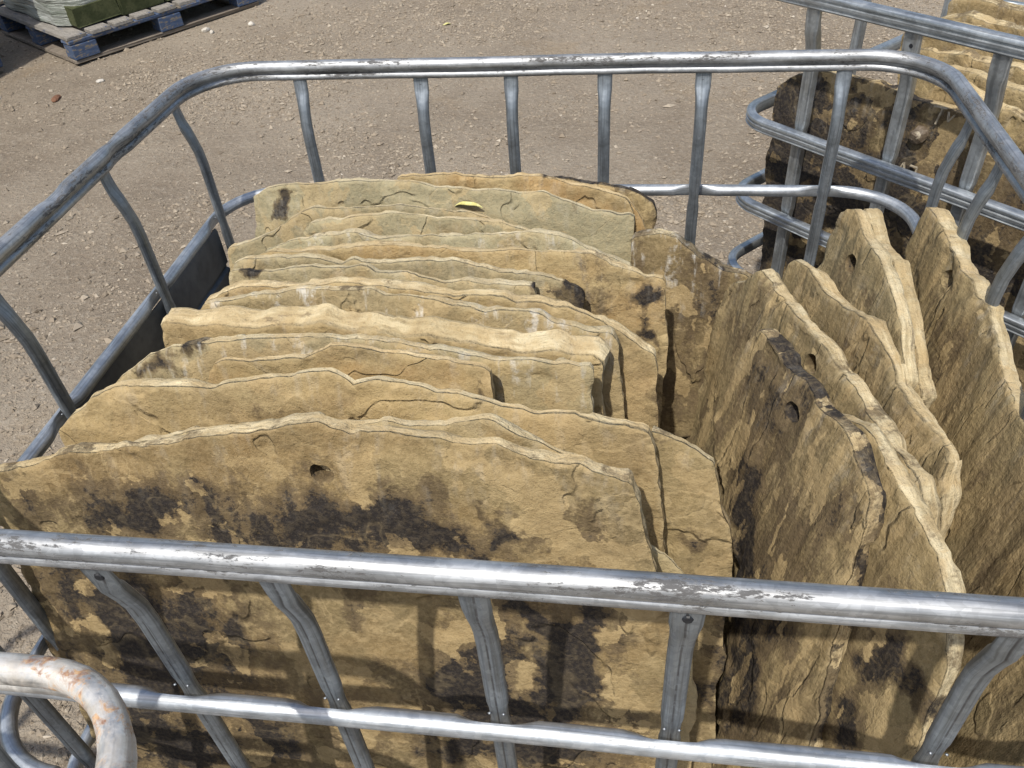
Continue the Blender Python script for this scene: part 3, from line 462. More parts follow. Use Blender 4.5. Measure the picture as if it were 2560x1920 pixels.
def resample(P, step):
    P = np.asarray(P, float); Q = np.vstack([P, P[:1]]); d = np.linalg.norm(np.diff(Q, axis=0), axis=1)
    s = np.concatenate([[0], np.cumsum(d)]); n = max(24, int(round(s[-1] / step))); t = np.linspace(0, s[-1], n, endpoint=False)
    return np.stack([np.interp(t, s, Q[:, 0]), np.interp(t, s, Q[:, 1])], 1), t
def inside(px, py, poly):
    r = np.zeros(len(px), bool); x0, y0 = poly[:, 0], poly[:, 1]; x1, y1 = np.roll(x0, -1), np.roll(y0, -1)
    for a, b, c, d in zip(x0, y0, x1, y1):
        if b == d: continue
        m = ((b > py) != (d > py)) & (px < (c - a) * (py - b) / (d - b) + a); r ^= m
    return r
def hole_loop(h, r, k=18, seed=0):
    a = np.linspace(0, 2 * np.pi, k, endpoint=False); rr = r * (1 + .18 * (vnoise(np.cos(a) * 1.5 + seed, np.sin(a) * 1.5, seed) - .5) * 2)
    return np.stack([h[0] + rr * np.cos(a), h[1] + rr * np.sin(a)], 1)

def angular(t, lo, hi, amp, seed):
    """straight-sided random profile: facets between knots lo..hi apart"""
    rg = np.random.default_rng(seed); k = np.cumsum(rg.uniform(lo, hi, int((t.max() + .2) / lo) + 4)) - hi; v = rg.uniform(-1, 1, len(k)) * amp
    return np.interp(t, k, v)

def slab_mesh(sp):
    seed = sp['seed']; th = sp['th']; res = sp.get('res', .0058); crest = sp.get('crest', .003); bevel = sp.get('bevel', .002)
    vert = sp.get('vert', 0.0); rim = sp.get('rim', 0.0)
    P = np.array(sp['outline']); 
    if P[0, 1] > 1e-3: P = np.vstack([[P[0, 0] + .015, 0.0], P])
    if P[-1, 1] > 1e-3: P = np.vstack([P, [P[-1, 0] - .01, 0.0]])
    B, t = resample(P, min(res, .006))
    # fractal roughness of the broken outline, along its normal
    area = .5 * np.sum(B[:, 0] * np.roll(B[:, 1], -1) - np.roll(B[:, 0], -1) * B[:, 1])
    if area > 0: B = B[::-1].copy(); t = t[::-1].copy()          # clockwise: left, top, right
    tan = np.roll(B, -1, 0) - np.roll(B, 1, 0); tan /= np.linalg.norm(tan, axis=1)[:, None] + 1e-9
    nor = np.stack([-tan[:, 1], tan[:, 0]], 1)                    # outward for clockwise loops
    B = B + nor * (angular(t, .014, .055, .0042, seed + 3) + angular(t, .005, .014, .0013, seed + 9))[:, None]
    B[:, 1] = np.maximum(B[:, 1], 0)
    nb = len(B)
    # interior points: fine near what shows, coarse low down on the hidden part
    u0, v0 = B.min(0); u1, v1 = B.max(0)
    def hexgrid(step, va, vb):
        xs = np.arange(u0, u1, step); ys = np.arange(va, vb, step * .866); X, Y = np.meshgrid(xs, ys); X = X + (np.arange(len(ys)) % 2)[:, None] * step * .5
        return np.stack([X.ravel(), Y.ravel()], 1)
    if sp.get('fine') or vert: G = hexgrid(res, v0, v1)
    else:
        cut = v1 - .20; G = np.vstack([hexgrid(res, cut, v1), hexgrid(.03, v0, cut - .012)])
    rg = np.random.default_rng(seed); G = G + rg.uniform(-.22, .22, G.shape) * res
    holes = [hole_loop(h, .0125 * sp.get('hr', 1.0), seed=seed) for h in sp['holes']]
    G = G[inside(G[:, 0], G[:, 1], B)]
    def dist(A, L):
        out = np.full(len(A), 9.0)
        for k in range(0, len(A), 4000):
            a = A[k:k + 4000]; out[k:k + 4000] = np.sqrt(((a[:, None] - L[None]) ** 2).sum(-1)).min(1)
        return out
    G = G[dist(G, B) > res * .62]
    for H in holes: G = G[~inside(G[:, 0], G[:, 1], H) & (dist(G, H) > .0022)]
    pts = np.vstack([B] + holes + [G]); edges = [(i, (i + 1) % nb) for i in range(nb)]; o = nb; hr = []
    for H in holes: edges += [(o + i, o + (i + 1) % len(H)) for i in range(len(H))]; hr.append((o, len(H))); o += len(H)
    r = delaunay_2d_cdt([Vector(p) for p in pts.tolist()], edges, [], 0, 1e-7)
    V2 = np.array([tuple(v) for v in r[0]]); F = np.array([f for f in r[2] if len(f) == 3])
    orig = r[3]; remap = np.full(len(pts), -1)
    for i, l in enumerate(orig):
        for j in l: remap[j] = i
    cen = V2[F].mean(1); keep = inside(cen[:, 0], cen[:, 1], B)
    for H in holes: keep &= ~inside(cen[:, 0], cen[:, 1], H)
    F = F[keep]; a = V2[F]; cr = (a[:, 1, 0] - a[:, 0, 0]) * (a[:, 2, 1] - a[:, 0, 1]) - (a[:, 1, 1] - a[:, 0, 1]) * (a[:, 2, 0] - a[:, 0, 0])
    F[cr < 0] = F[cr < 0][:, ::-1]
    used = np.zeros(len(V2), bool); used[F.ravel()] = True
    # front relief
    U, Vv = V2[:, 0], V2[:, 1]; sx = 1 + 2.4 * vert; sy = 1 - .4 * min(vert, 1)
    h1 = fbm(U * 7 * sx, Vv * 7 * sy, seed + 50, 4, .5); h2 = fbm(U * 17 * sx + 3, Vv * 17 * sy, seed + 60, 4, .55)
    def terr(h, k, lo): s = h * k; f = np.floor(s); return (f + .18 * (s - f) + .82 * sstep(lo, 1, s - f)) / k
    amp = .011 * sp.get('relief', 1.0)
    Z = (terr(h1, 8, .88) - .5) * amp + (terr(h2, 7, .86) - .5) * amp * .32 + (fbm(U * 60 * sx, Vv * 60, seed + 70, 3) - .5) * .0022
    db = dist(V2, B); chip = fbm(U * 28, Vv * 28, seed + 80, 3)
    spall = fbm(U * 9 + 7, Vv * 9, seed + 83, 3)
    Z -= sstep(.006, 0, db) * .003 * sstep(.55, .70, chip) + sstep(.034, .016, db + (chip - .5) * .03) * .0035 * sstep(.54, .58, spall); Z = np.minimum(Z, .006)
    for H in holes: Z -= sstep(.016, .002, dist(V2, H)) * .0025 * (chip + .4)
    Vl = [np.stack([U, Vv, Z], 1)]; Fl = [F]; n0 = len(V2); ed = [np.zeros(n0)]; zf = Z
    # rim: rows from the front arris to the back arris, stepping where beds have split at different depths
    bi = remap[:nb]; Bf = V2[bi]; up = np.clip(nor[:, 1], 0, 1); prev = bi; total = n0
    ridge = fbm(t * 9, t * 0 + 4, seed + 11, 3)
    beds = min(3, max(2, int(round(th / .0075)))); cuts = np.sort(np.concatenate([[0, 1], (np.arange(1, beds) + rg.uniform(-.3, .3, beds - 1)) / beds])); rows = []
    small = angular(t, .004, .014, .0009, seed + 230); ob = small.copy()
    for k in range(beds):
        if k:                                                     # a bed breaks back only along some stretches
            mask = sstep(.54, .585, vnoise(t * 13, t * 0 + k * 3.3, seed + 240)); ob = ob + mask * (angular(t, .015, .06, .004, seed + 200 + k) - .0035)
            rows.append((cuts[k] + .02, ob))
        rows += [(.5 * (cuts[k] + cuts[k + 1]), ob + angular(t, .008, .03, .0007, seed + 260 + k)), (cuts[k + 1], ob)]
    for f, ob in rows:
        rise = bevel * up * (1 - (1 - f) ** 1.6) * (.75 + .5 * ridge)
        p2 = Bf + nor * (ob + rise - crest * float(sstep(.7, 1, f)) * .7)[:, None]; p2[:, 1] = np.maximum(p2[:, 1], 0)
        zk = zf[bi] * (1 - f) - th * f + angular(t, .01, .04, .0010, seed + 300 + int(f * 40)) * (f < 1)
        Vl.append(np.column_stack([p2, zk])); ids = total + np.arange(nb); total += nb
        q = np.stack([prev, ids, np.roll(ids, -1), np.roll(prev, -1)], 1)
        Fl += [q[:, [0, 1, 2]][:, ::-1], q[:, [0, 2, 3]][:, ::-1]]; prev = ids; ed.append(.60 + .40 * sstep(.30, .58, fbm(t * 9, t * 0 + f * 1.1, seed + 330, 3)))
    ed[0][bi] = .2
    # back
    rb = delaunay_2d_cdt([Vector(p) for p in p2.tolist()], [(i, (i + 1) % nb) for i in range(nb)], [], 1, 1e-7)
    if len(rb[0]) == nb:
        mp = np.array([l[0] for l in rb[3]]); Fb = np.array([f for f in rb[2] if len(f) == 3])
        a = np.array([tuple(v) for v in rb[0]])[Fb]; cr = (a[:, 1, 0] - a[:, 0, 0]) * (a[:, 2, 1] - a[:, 0, 1]) - (a[:, 1, 1] - a[:, 0, 1]) * (a[:, 2, 0] - a[:, 0, 0])
        Fb[cr > 0] = Fb[cr > 0][:, ::-1]; Fl.append(prev[mp[Fb]])
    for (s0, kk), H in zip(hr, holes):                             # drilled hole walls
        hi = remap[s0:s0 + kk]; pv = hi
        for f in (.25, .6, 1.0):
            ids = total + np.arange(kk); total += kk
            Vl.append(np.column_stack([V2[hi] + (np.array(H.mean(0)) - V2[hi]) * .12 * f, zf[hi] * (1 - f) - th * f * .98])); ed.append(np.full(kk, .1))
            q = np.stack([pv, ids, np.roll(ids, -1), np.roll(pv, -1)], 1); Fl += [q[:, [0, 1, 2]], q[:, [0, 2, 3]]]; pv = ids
    Vall = np.vstack(Vl); Fall = np.vstack(Fl); edge = np.concatenate(ed)
    # stains that belong to this stone; drilled holes also get painted shade
    U, Vv = Vall[:, 0], Vall[:, 1]; wx = (fbm(U * 15, Vv * 15, seed + 90, 5, .62) - .5) * .11; wy = (fbm(U * 15, Vv * 15, seed + 95, 5, .62) - .5) * .11
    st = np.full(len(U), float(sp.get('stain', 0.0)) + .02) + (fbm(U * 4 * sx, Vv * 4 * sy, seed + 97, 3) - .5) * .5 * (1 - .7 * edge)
    for (bx, by, rx, ry, s) in sp['stains']:
        d = np.hypot((U + wx - bx) / (rx * 1.05), (Vv + wy - by) / (ry * 1.05)); st += s * sstep(1.25, .45, d)
    tb = np.concatenate([sstep(.055, .012, db), np.ones(len(Vall) - n0)]); st -= .30 * tb * sp.get('clean', 1.0) * (1 - edge) * (Vv > Vv.max() * .55)
    if holes: st[len(st) - sum(3 * kk for _, kk in hr):] += .55  # hole walls darkened: grime, plus shade painted in so the hole looks deep
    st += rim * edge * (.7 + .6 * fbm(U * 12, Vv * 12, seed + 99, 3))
    lm = sp.get('lime', .12) * sstep(.16, .0, (Vv.max() - Vv)) * (1 - .5 * edge) * 1.2
    me = mesh_from('stone_slab', Vall, Fall, M_STONE, sharp=48)
    me.polygons.foreach_set('use_smooth', np.ones(len(me.polygons), bool)); me.set_sharp_from_angle(angle=math.radians(34))
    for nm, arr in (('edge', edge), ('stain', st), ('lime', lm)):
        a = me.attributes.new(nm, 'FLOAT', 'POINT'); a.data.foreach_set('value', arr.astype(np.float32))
    return me

M_LUMP = mat_simple('smooth_brown_lump', (.10, .075, .05), (.19, .15, .11), 60, .45, 0, .004)
def chalk_mesh(kind):
    """a few worn chalk strokes, each a thin low bar"""
    S = [((-.018, -.012), (-.010, .012)), ((-.010, .012), (-.003, -.012)), ((-.015, -.002), (-.006, -.002)), ((.003, .010), (.017, .010)), ((.017, .010), (.016, -.004))] if kind == 'letters' else [((-.02, .012), (.004, .014)), ((-.004, .013), (-.008, -.016)), ((.008, .010), (.012, -.006)), ((.012, -.006), (.020, .008))]
    V = []; F = []
    for i, ((x0, y0), (x1, y1)) in enumerate(S):
        n = 5; d = np.array([x1 - x0, y1 - y0]); d /= np.linalg.norm(d); p = np.array([-d[1], d[0]]); b = len(V)
        for k in range(n + 1):
            f = k / n; w = .0011 * (.5 + vnoise(np.array([k * 1.3]), np.array([i * 2.1]), 7)[0]); c = np.array([x0 + (x1 - x0) * f, y0 + (y1 - y0) * f])
            for s, z in ((-1, -.004), (-1, .0004), (1, .0004), (1, -.004)): V.append((*(c + p * w * s), z))
        for k in range(n):
            a = b + 4 * k
            for q in range(3): F.append((a + q, a + q + 1, a + 5 + q, a + 4 + q)[::-1])
    return mesh_from('chalk_mark', np.array(V), np.array(F), M_CHALK, smooth=False)

SLAB_OBJ = []
def build_slabs():
    for sp in SLABS:
        ps, la = sp['psi'], sp['lam']
        N = Vector((-math.sin(ps) * math.cos(la), -math.cos(ps) * math.cos(la), math.sin(la))); u = Vector((math.cos(ps), -math.sin(ps), 0)); v = N.cross(u)
        o = obj('stone_slab', slab_mesh(sp))
        o.matrix_world = Matrix(((u.x, v.x, N.x, sp['loc'][0]), (u.y, v.y, N.y, sp['loc'][1]), (u.z, v.z, N.z, sp['loc'][2]), (0, 0, 0, 1)))
        tag(o, sp['label'], 'stone slab', 'riven stone slabs standing on edge in the cages', 'thing')
        o['seed'] = float(sp['seed'] % 17) + .37; o['grain'] = float(min(1.0, sp.get('vert', 0))); o['hue'] = float(sp.get('hue', .12)); o['grey'] = float(sp.get('grey', .12)); o['tone'] = float(sp.get('tone', 1.0))
        for (bx, by, kind) in sp.get('marks', []):
            if kind == 'lump':
                m = lump('stone_lump', (bx, by, .004), (.017, .017, .012), M_LUMP, 3); m.parent = o
                rr = lump('lump_core', (0, 0, .008), (.008, .008, .006), M_CHALK, 5); rr.parent = m
            else: m = obj('chalk_mark', chalk_mesh(kind), o, (bx, by, .0072))
        SLAB_OBJ.append(o)
        if sp.get('layer_of') is not None:                        # a skin still bonded to the slab behind it
            host = SLAB_OBJ[sp['layer_of']]; o.name = 'bedding_layer'; bpy.context.view_layer.update(); o.parent = host; o.matrix_parent_inverse = host.matrix_world.inverted()
            for kk in ('label', 'category', 'group', 'kind'): del o[kk]
build_slabs()

# ---------------------------------------------------------------- swept tubes
def ring_path(w, d, r, step=.012, arc=10):
    """closed rounded rectangle centred on the origin, counter-clockwise; returns points, outward normals"""
    pts, nrm = [], []
    hx, hy = w / 2, d / 2
    def line(a, b, n):
        k = max(2, int(np.hypot(b[0] - a[0], b[1] - a[1]) / step))
        for i in range(k): f = i / k; pts.append((a[0] + (b[0] - a[0]) * f, a[1] + (b[1] - a[1]) * f)); nrm.append(n)
    def arcp(c, a0):
        for i in range(arc): a = a0 + math.pi / 2 * i / arc; pts.append((c[0] + r * math.cos(a), c[1] + r * math.sin(a))); nrm.append((math.cos(a), math.sin(a)))
    line((-hx + r, -hy), (hx - r, -hy), (0, -1)); arcp((hx - r, -hy + r), -math.pi / 2)
    line((hx, -hy + r), (hx, hy - r), (1, 0)); arcp((hx - r, hy - r), 0)
    line((hx - r, hy), (-hx + r, hy), (0, 1)); arcp((-hx + r, hy - r), math.pi / 2)
    line((-hx, hy - r), (-hx, -hy + r), (-1, 0)); arcp((-hx + r, -hy + r), math.pi)
    return np.array(pts), np.array(nrm)

def circle_prof(r, k=14, sq=0.0):
    a = np.linspace(0, 2 * np.pi, k, endpoint=False); return np.stack([r * np.cos(a), r * np.sin(a)], 1)
def lipped_prof(r):
    a = np.radians(np.linspace(-62, 242, 17)); P = [(r * math.cos(x), r * math.sin(x)) for x in a]
    P += [(-.0036, -.0108), (-.0062, -.0132), (-.0066, -.0176), (-.0042, -.0206), (.0042, -.0206), (.0066, -.0176), (.0062, -.0132), (.0036, -.0108)]
    return np.array(P)
def box_prof(a, b):
    """grooved box section: a outward half size, b vertical half size"""
    c = .0025; g = .003
    P = [(a - c, b), (a, b - c), (a, b * .42), (a - g, b * .30), (a - g, b * .10), (a, -.02 * b), (a, -b * .35), (a - g, -b * .47), (a - g, -b * .66), (a, -b * .78), (a, -b + c), (a - c, -b), (-a + c, -b), (-a, -b + c), (-a, b - c), (-a + c, b)]
    return np.array(P)[::-1]

def sweep(name, path, nrm, z, prof, mat, closed=True, dents=(), wob=.0006, seed=0, rust=None):
    n, m = len(path), len(prof); s = np.concatenate([[0], np.cumsum(np.linalg.norm(np.diff(path, axis=0), axis=1))])
    per = np.concatenate([[0], np.cumsum(np.linalg.norm(np.diff(prof, axis=0), axis=1))])
    A = np.repeat(prof[None, :, 0], n, 0).copy(); Bz = np.repeat(prof[None, :, 1], n, 0).copy()
    for (px, py, half, depth, side) in dents:                      # side -1 inner, +1 outer, 0 top
        d = np.hypot(path[:, 0] - px, path[:, 1] - py); w = sstep(half, half * .30, d)[:, None]
        if side == 0: Bz = np.where(Bz > 0, Bz * (1 - w * depth), Bz); A *= (1 + .12 * w)
        else: A = np.where(A * side > 0, A * (1 - w * depth), A)
    wz = (fbm(s * 2.2, s * 0 + seed, seed + 5, 3) - .5) * wob * 8; wn = (fbm(s * 2.0, s * 0 + seed + 3, seed + 6, 3) - .5) * wob * 8
    if closed: fade = sstep(0, .15, s) * sstep(0, .15, s[-1] - s); wz *= fade; wn *= fade
    X = path[:, 0, None] + nrm[:, 0, None] * (A + wn[:, None]); Y = path[:, 1, None] + nrm[:, 1, None] * (A + wn[:, None]); Zz = z + Bz + wz[:, None]
    V = np.stack([X, Y, Zz], -1); uv = np.stack([np.repeat(s[:, None], m, 1), np.repeat(per[None], n, 0)], -1)
    if closed:
        V = np.vstack([V, V[:1]]); e = uv[:1].copy(); e[..., 0] = s[-1] + .012; uv = np.vstack([uv, e]); n += 1
    V = np.concatenate([V, V[:, :1]], 1); e = uv[:, :1].copy(); e[..., 1] = per[-1] + .003; uv = np.concatenate([uv, e], 1); m += 1
    idx = np.arange(n * m).reshape(n, m); F = np.stack([idx[:-1, :-1], idx[1:, :-1], idx[1:, 1:], idx[:-1, 1:]], -1).reshape(-1, 4)
    V = V.reshape(-1, 3)
    # make sure the faces point outwards
    c0 = np.array([path[0, 0], path[0, 1], z]); f = F[m // 2]; nn = np.cross(V[f[1]] - V[f[0]], V[f[2]] - V[f[1]]); 
    if nn @ (V[f].mean(0) - c0) < 0: F = F[:, ::-1]
    me = mesh_from(name, V, F, mat, uv=uv.reshape(-1, 2), sharp=55)
    if rust is not None:
        val = np.zeros(len(V))
        for (rx, ry, rr) in rust: val = np.maximum(val, .585 * sstep(rr, rr * .3, np.hypot(V[:, 0] - rx, V[:, 1] - ry)))
        a = me.attributes.new('rust', 'FLOAT', 'POINT'); a.data.foreach_set('value', val.astype(np.float32))
    return me

def upright_mesh(zt, zb, rings, w=.0195, dp=.0135, jog=.017, style=0, box=False, mat=None, seed=0):
    """local frame: x along the wall, y inwards, origin under the top rail. A flattened tube whose head steps outwards to the rail."""
    head = .034
    zs = [zt, zt - .004, zt - head * .5, zt - head, zt - head - .012, zt - head - .03, zt - head - .05, zt - head - .075]
    z = zs[-1]
    while z > zb: z -= .022; zs.append(max(z, zb))
    for r in rings: zs += [r + .020, r + .011, r, r - .011, r - .020]
    zs = np.array(sorted(set(np.round([q for q in zs if zb <= q <= zt], 4)), reverse=True))
    k = 24; a = np.linspace(0, 2 * np.pi, k, endpoint=False)
    if box: e = 5.0
    else: e = 2.25
    cx = np.sign(np.cos(a)) * np.abs(np.cos(a)) ** (2 / e); cy = np.sign(np.sin(a)) * np.abs(np.sin(a)) ** (2 / e)
    V = []; uv = []; per = np.linspace(0, .06, k + 1)
    for q in zs:
        d = zt - q; hf = float(sstep(head + .022, head - .004, d)); hw = w * .5 * (1 + (.26 if style else .20) * hf); hd = dp * .5 * (1 - .50 * hf)
        jo = jog * float(sstep(.0, head + .055, d - .012))
        pin = max([float(sstep(.022, .006, abs(q - r))) for r in rings] + [0]); hw *= 1 - .16 * pin; hd *= 1 - .12 * pin
        bul = math.exp(-((d - head - .010) / .014) ** 2); hd *= 1 + .34 * bul
        wx = (vnoise(np.array([q * 3.]), np.array([seed * 1.]), seed)[0] - .5) * .002
        seam = np.where(np.abs(a - np.pi * 1.5) < .2, .0016, 0) + (np.where(np.abs(a - np.pi * .5) < .2, .0014, 0) if box else 0)
        X = cx * hw + wx; Y = cy * hd + jo + seam * np.where(a > np.pi, 1, -1)
        if hf > .5 and style: Y = Y - np.where(np.abs(cx) < .74, np.sign(cy) * .0019 * hf, 0)      # pressed pocket in the head
        V.append(np.stack([X, Y, np.full(k, q)], 1)); uv.append(np.stack([np.full(k, q), per[:-1]], 1))
    n = len(zs); V = np.array(V); uv = np.array(uv); V = np.concatenate([V, V[:, :1]], 1); e2 = uv[:, :1].copy(); e2[..., 1] = per[-1]; uv = np.concatenate([uv, e2], 1); m = k + 1
    idx = np.arange(n * m).reshape(n, m); F = [tuple(f) for f in np.stack([idx[:-1, :-1], idx[1:, :-1], idx[1:, 1:], idx[:-1, 1:]], -1).reshape(-1, 4).tolist()]
    F += [tuple(idx[0, :k].tolist()), tuple(idx[-1, :k][::-1].tolist())]
    me = mesh_from('upright', V.reshape(-1, 3), F, mat or M_BAR, uv=uv.reshape(-1, 2), sharp=50); return me

def disc_mesh(name, r, t, mat, k=10):
    a = np.linspace(0, 2 * np.pi, k, endpoint=False)
    V = np.vstack([np.stack([r * np.cos(a), np.zeros(k), r * np.sin(a)], 1), np.stack([r * .8 * np.cos(a), np.full(k, -t), r * .8 * np.sin(a)], 1)])
    F = [tuple(range(k))[::-1], tuple(range(k, 2 * k))] + [(i, (i + 1) % k, k + (i + 1) % k, k + i) for i in range(k)]
    return mesh_from(name, V, [f[::-1] for f in F], mat, smooth=False, uv=np.zeros((2 * k, 2)))

def box_mesh(name, sx, sy, sz, mat, bev=.002, jit=0.0, seed=0):
    import bmesh
    bm = bmesh.new(); bmesh.ops.create_cube(bm, size=1)
    for v in bm.verts: v.co = Vector((v.co.x * sx, v.co.y * sy, v.co.z * sz))
    if bev: bmesh.ops.bevel(bm, geom=list(bm.edges), offset=bev, segments=1, affect='EDGES')
    rg = random.Random(seed)
    if jit:
        for v in bm.verts: v.co += Vector([rg.uniform(-jit, jit) for _ in range(3)])
    me = bpy.data.meshes.new(name); bm.to_mesh(me); bm.free(); me.materials.append(mat); return me

def build_cage(label, loc, rz, w, d, zt, rings, profs, mats, walls, jog, corner=.105, upw=.0195, updp=.0135, box=False, dents=None, rust=None, wob=.0006, group='wire cages of the yard'):
    """origin on the ground at the cage's centre. walls: dict side -> list of positions along that wall."""
    root = empty('wire_cage', loc, rz); tag(root, label, 'wire cage', group)
    path, nrm = ring_path(w, d, corner)
    allz = [zt] + rings
    wd = []                                                       # crossings, for the pressed flats in the lower hoops
    for side, L in walls.items():
        for q in L:
            p = {'f': (q, -d / 2), 'b': (q, d / 2), 'l': (-w / 2, q), 'r': (w / 2, q)}[side]; wd += [(p[0], p[1], .038, .9, -1)]
    o = obj('top_rail', sweep('top_rail', path, nrm, zt, profs[0], mats[0], dents=dents or (), seed=3, rust=rust, wob=wob), root); o['seed'] = 1.3 + rz
    for k, z in enumerate(rings):
        o = obj('hoop', sweep('hoop', path, nrm, z, profs[1], mats[1], dents=[] if box else wd, seed=11 + k, wob=wob), root); o['seed'] = 2.1 * k + .4
    meshes = {}
    for side, L in walls.items():
        for i, q in enumerate(L):
            st = 1 if (side in 'fb' and i in (1, 4)) else 0
            var = (st, i % 3)
            if var not in meshes:
                meshes[var] = upright_mesh(zt - (.0095 if not box else .011), .15, rings, upw, updp, jog, st, box, mats[2], seed=i % 3 + 3 * st)
            p, r = {'f': ((q, -d / 2), 0), 'b': ((q, d / 2), math.pi), 'l': ((-w / 2, q), -math.pi / 2), 'r': ((w / 2, q), math.pi / 2)}[side]
            u = obj('upright', meshes[var], root, (p[0], p[1], 0), (0, 0, r)); u['seed'] = i * .73 + ord(side) * .11
            wb = obj('weld_beads', WELD, u, (0, jog - updp * .5 - .001, rings[0] + .0105))
            if st: 
                h = obj('bolt_hole_shade', HOLE, u, (0, -.0006, zt - .034)); obj('bolt_hole_shade', HOLE, u, (0, .0014, zt - .034), (0, 0, math.pi))
    # pallet foot: deck, three skids
    dk = obj('base_deck', box_mesh('base_deck', w * .985, d * .985, .03, M_WOODBASE, .004), root, (0, 0, .135))
    for x in (-.42, 0, .42): obj('skid', box_mesh('skid', .11, d * .96, .112, M_WOODBASE, .004), root, (x * w / 1.16, 0, .060))
    return root
def weld_mesh():
    V = []; F = []
    for cx in (-.0062, .0062):
        b = len(V); V += (OCT_V * np.array([.0019, .0016, .0010]) + np.array([cx, 0, 0])).tolist(); F += (OCT_F + b).tolist()
    return mesh_from('weld_beads', np.array(V), np.array(F), M_TUBE, uv=np.zeros((len(V), 2)))
WELD = weld_mesh()
HOLE = disc_mesh('bolt_hole_shade', .0042, .0012, M_HOLE_SHADE)  # black disc on the head, painting the dark inside of a hole

RB = .018
# the near cage, full of slabs: walls measured from its centre (y of the front rail is 0 in the yard)
W1, D1 = 1.16, .966
front = [-.44, -.2512, -.1076, .0411, .1904, .4018]; back = [-.4105, -.2056, -.0579, .092, .2439, .452]
left = [.16 - D1 / 2, .3588 - D1 / 2, .6289 - D1 / 2, .79 - D1 / 2]; left = [.16, .3588, .6289, .856]
sd = lambda L: [q - D1 / 2 for q in L]
rail_dents = [(-.58, .19, .03, .75, -1), (-.58, .04, .03, .45, 0), (-.58, .26 - .07, .022, .3, 0)]
cage = build_cage('galvanised wire cage with rounded top rail packed with stone slabs, nearest the middle', (0, D1 / 2, 0), 0, W1, D1, 1.0, [.7773, .57, .39, .22],
    [lipped_prof(.0100), circle_prof(.0098)], [M_RAIL, M_TUBE, M_BAR],
    {'f': front, 'b': back[::-1] and [-q for q in back[::-1]] and back, 'l': sd(left), 'r': sd([.7803, .6535, .52, .36, .16])}, .0165, dents=rail_dents)
# folded zinc sheet hung inside the left wall, under the second hoop
def panel_mesh():
    prof = [(0, .768), (.0025, .762), (.0025, .70), (-.003, .697), (-.003, .69), (.0025, .686), (.0025, .40), (.0, .37)]
    ys = np.linspace(.375, .845, 24); V = []; 
    for t in (0, .0018):
        for y in ys:
            for (px, pz) in prof: V.append((px - t, y, pz + .004 * (vnoise(np.array([y * 9.]), np.array([pz * 4]), 4)[0] - .5)))
    n, m = len(ys), len(prof); F = []
    for b in (0, n * m):
        for i in range(n - 1):
            for j in range(m - 1):
                q = (b + i * m + j, b + i * m + j + 1, b + (i + 1) * m + j + 1, b + (i + 1) * m + j); F.append(q if b == 0 else q[::-1])
    return mesh_from('side_panel', np.array(V), np.array(F), M_PLATE, sharp=30)
p = obj('side_panel', panel_mesh(), cage, (-.5755, -D1 / 2, 0))

far = [-.435, -.245, -.099, .05, .2, .4]
O2 = np.array([.453, 1.227]); dd = np.array([.7071, -.7071]); mm = np.array([.7071, .7071]); c2 = O2 + .425 * dd + .48 * mm
cage2 = build_cage('wire cage of grooved box section behind the right corner, holding sooty slabs', (c2[0], c2[1], 0), -math.pi / 4, 1.16, .96, 1.0, [.75, .57, .395, .22],
    [box_prof(.0095, .0135), box_prof(.0095, .0125)], [M_CAGE2, M_CAGE2, M_CAGE2],
    {'f': far, 'b': far, 'l': [-.12, .24], 'r': [-.3, -.1, .12, .3]}, .0195, corner=.075, upw=.0235, updp=.020, box=True, wob=.0003)

W3, D3 = 1.16, .96
cage3 = build_cage('empty wire cage with a whitened rusty rail corner at the lower left', (-.143 - W3 / 2, -.097 - D3 / 2, 0), 0, W3, D3, 1.0, [.7773, .57, .39, .22],
    [lipped_prof(.0100), circle_prof(.0098)], [M_RUST, M_TUBE, M_BAR],
    {'f': front, 'b': [-.40, -.2, -.05, .1, .25, .418], 'l': sd(left), 'r': [-.3, -.1, .08, .22, .36]}, .0165, corner=.078,
    rust=[(W3 / 2 - .03, D3 / 2 - .02, .075), (W3 / 2 - .06, D3 / 2, .07), (W3 / 2 - .004, D3 / 2 - .07, .05)])

# curled yellow leaf lying on the grainy slab
def leaf_mesh(L=.056, w=.011, curl=.010, seed=0):
    n = 12; V = []; 
    for i in range(n + 1):
        f = i / n; ww = w * math.sin(math.pi * min(.98, f * .93 + .03)) ** .8
        for j, s in enumerate((-1, -.5, 0, .5, 1)):
            V.append(((f - .5) * L, s * ww, curl * math.sin(math.pi * f) + .35 * ww * abs(s) + .0012 * math.sin(9 * f + seed)))
    idx = np.arange((n + 1) * 5).reshape(n + 1, 5); F = np.stack([idx[:-1, :-1], idx[1:, :-1], idx[1:, 1:], idx[:-1, 1:]], -1).reshape(-1, 4)
    V = np.array(V); top = V + np.array([0, 0, .0005]); k = len(V)
    return mesh_from('leaf', np.vstack([V, top]), np.vstack([F[:, ::-1], F + k]), M_LEAF)
lf = obj('fallen_leaf', leaf_mesh(.042, .0036, .007), loc=(-.093, .716, .884), rot=(.25, 0, -.12)); tag(lf, 'curled yellow leaf lying on the crest of the grainy slab', 'leaf')
lf = obj('fallen_leaf', leaf_mesh(.05, .011, .004, 2), loc=(-.93, 4.39, float(gz(-.93, 4.39)) + .002), rot=(0, 0, .5)); tag(lf, 'small yellow leaf lying on the bare dirt beyond the cage', 'leaf')

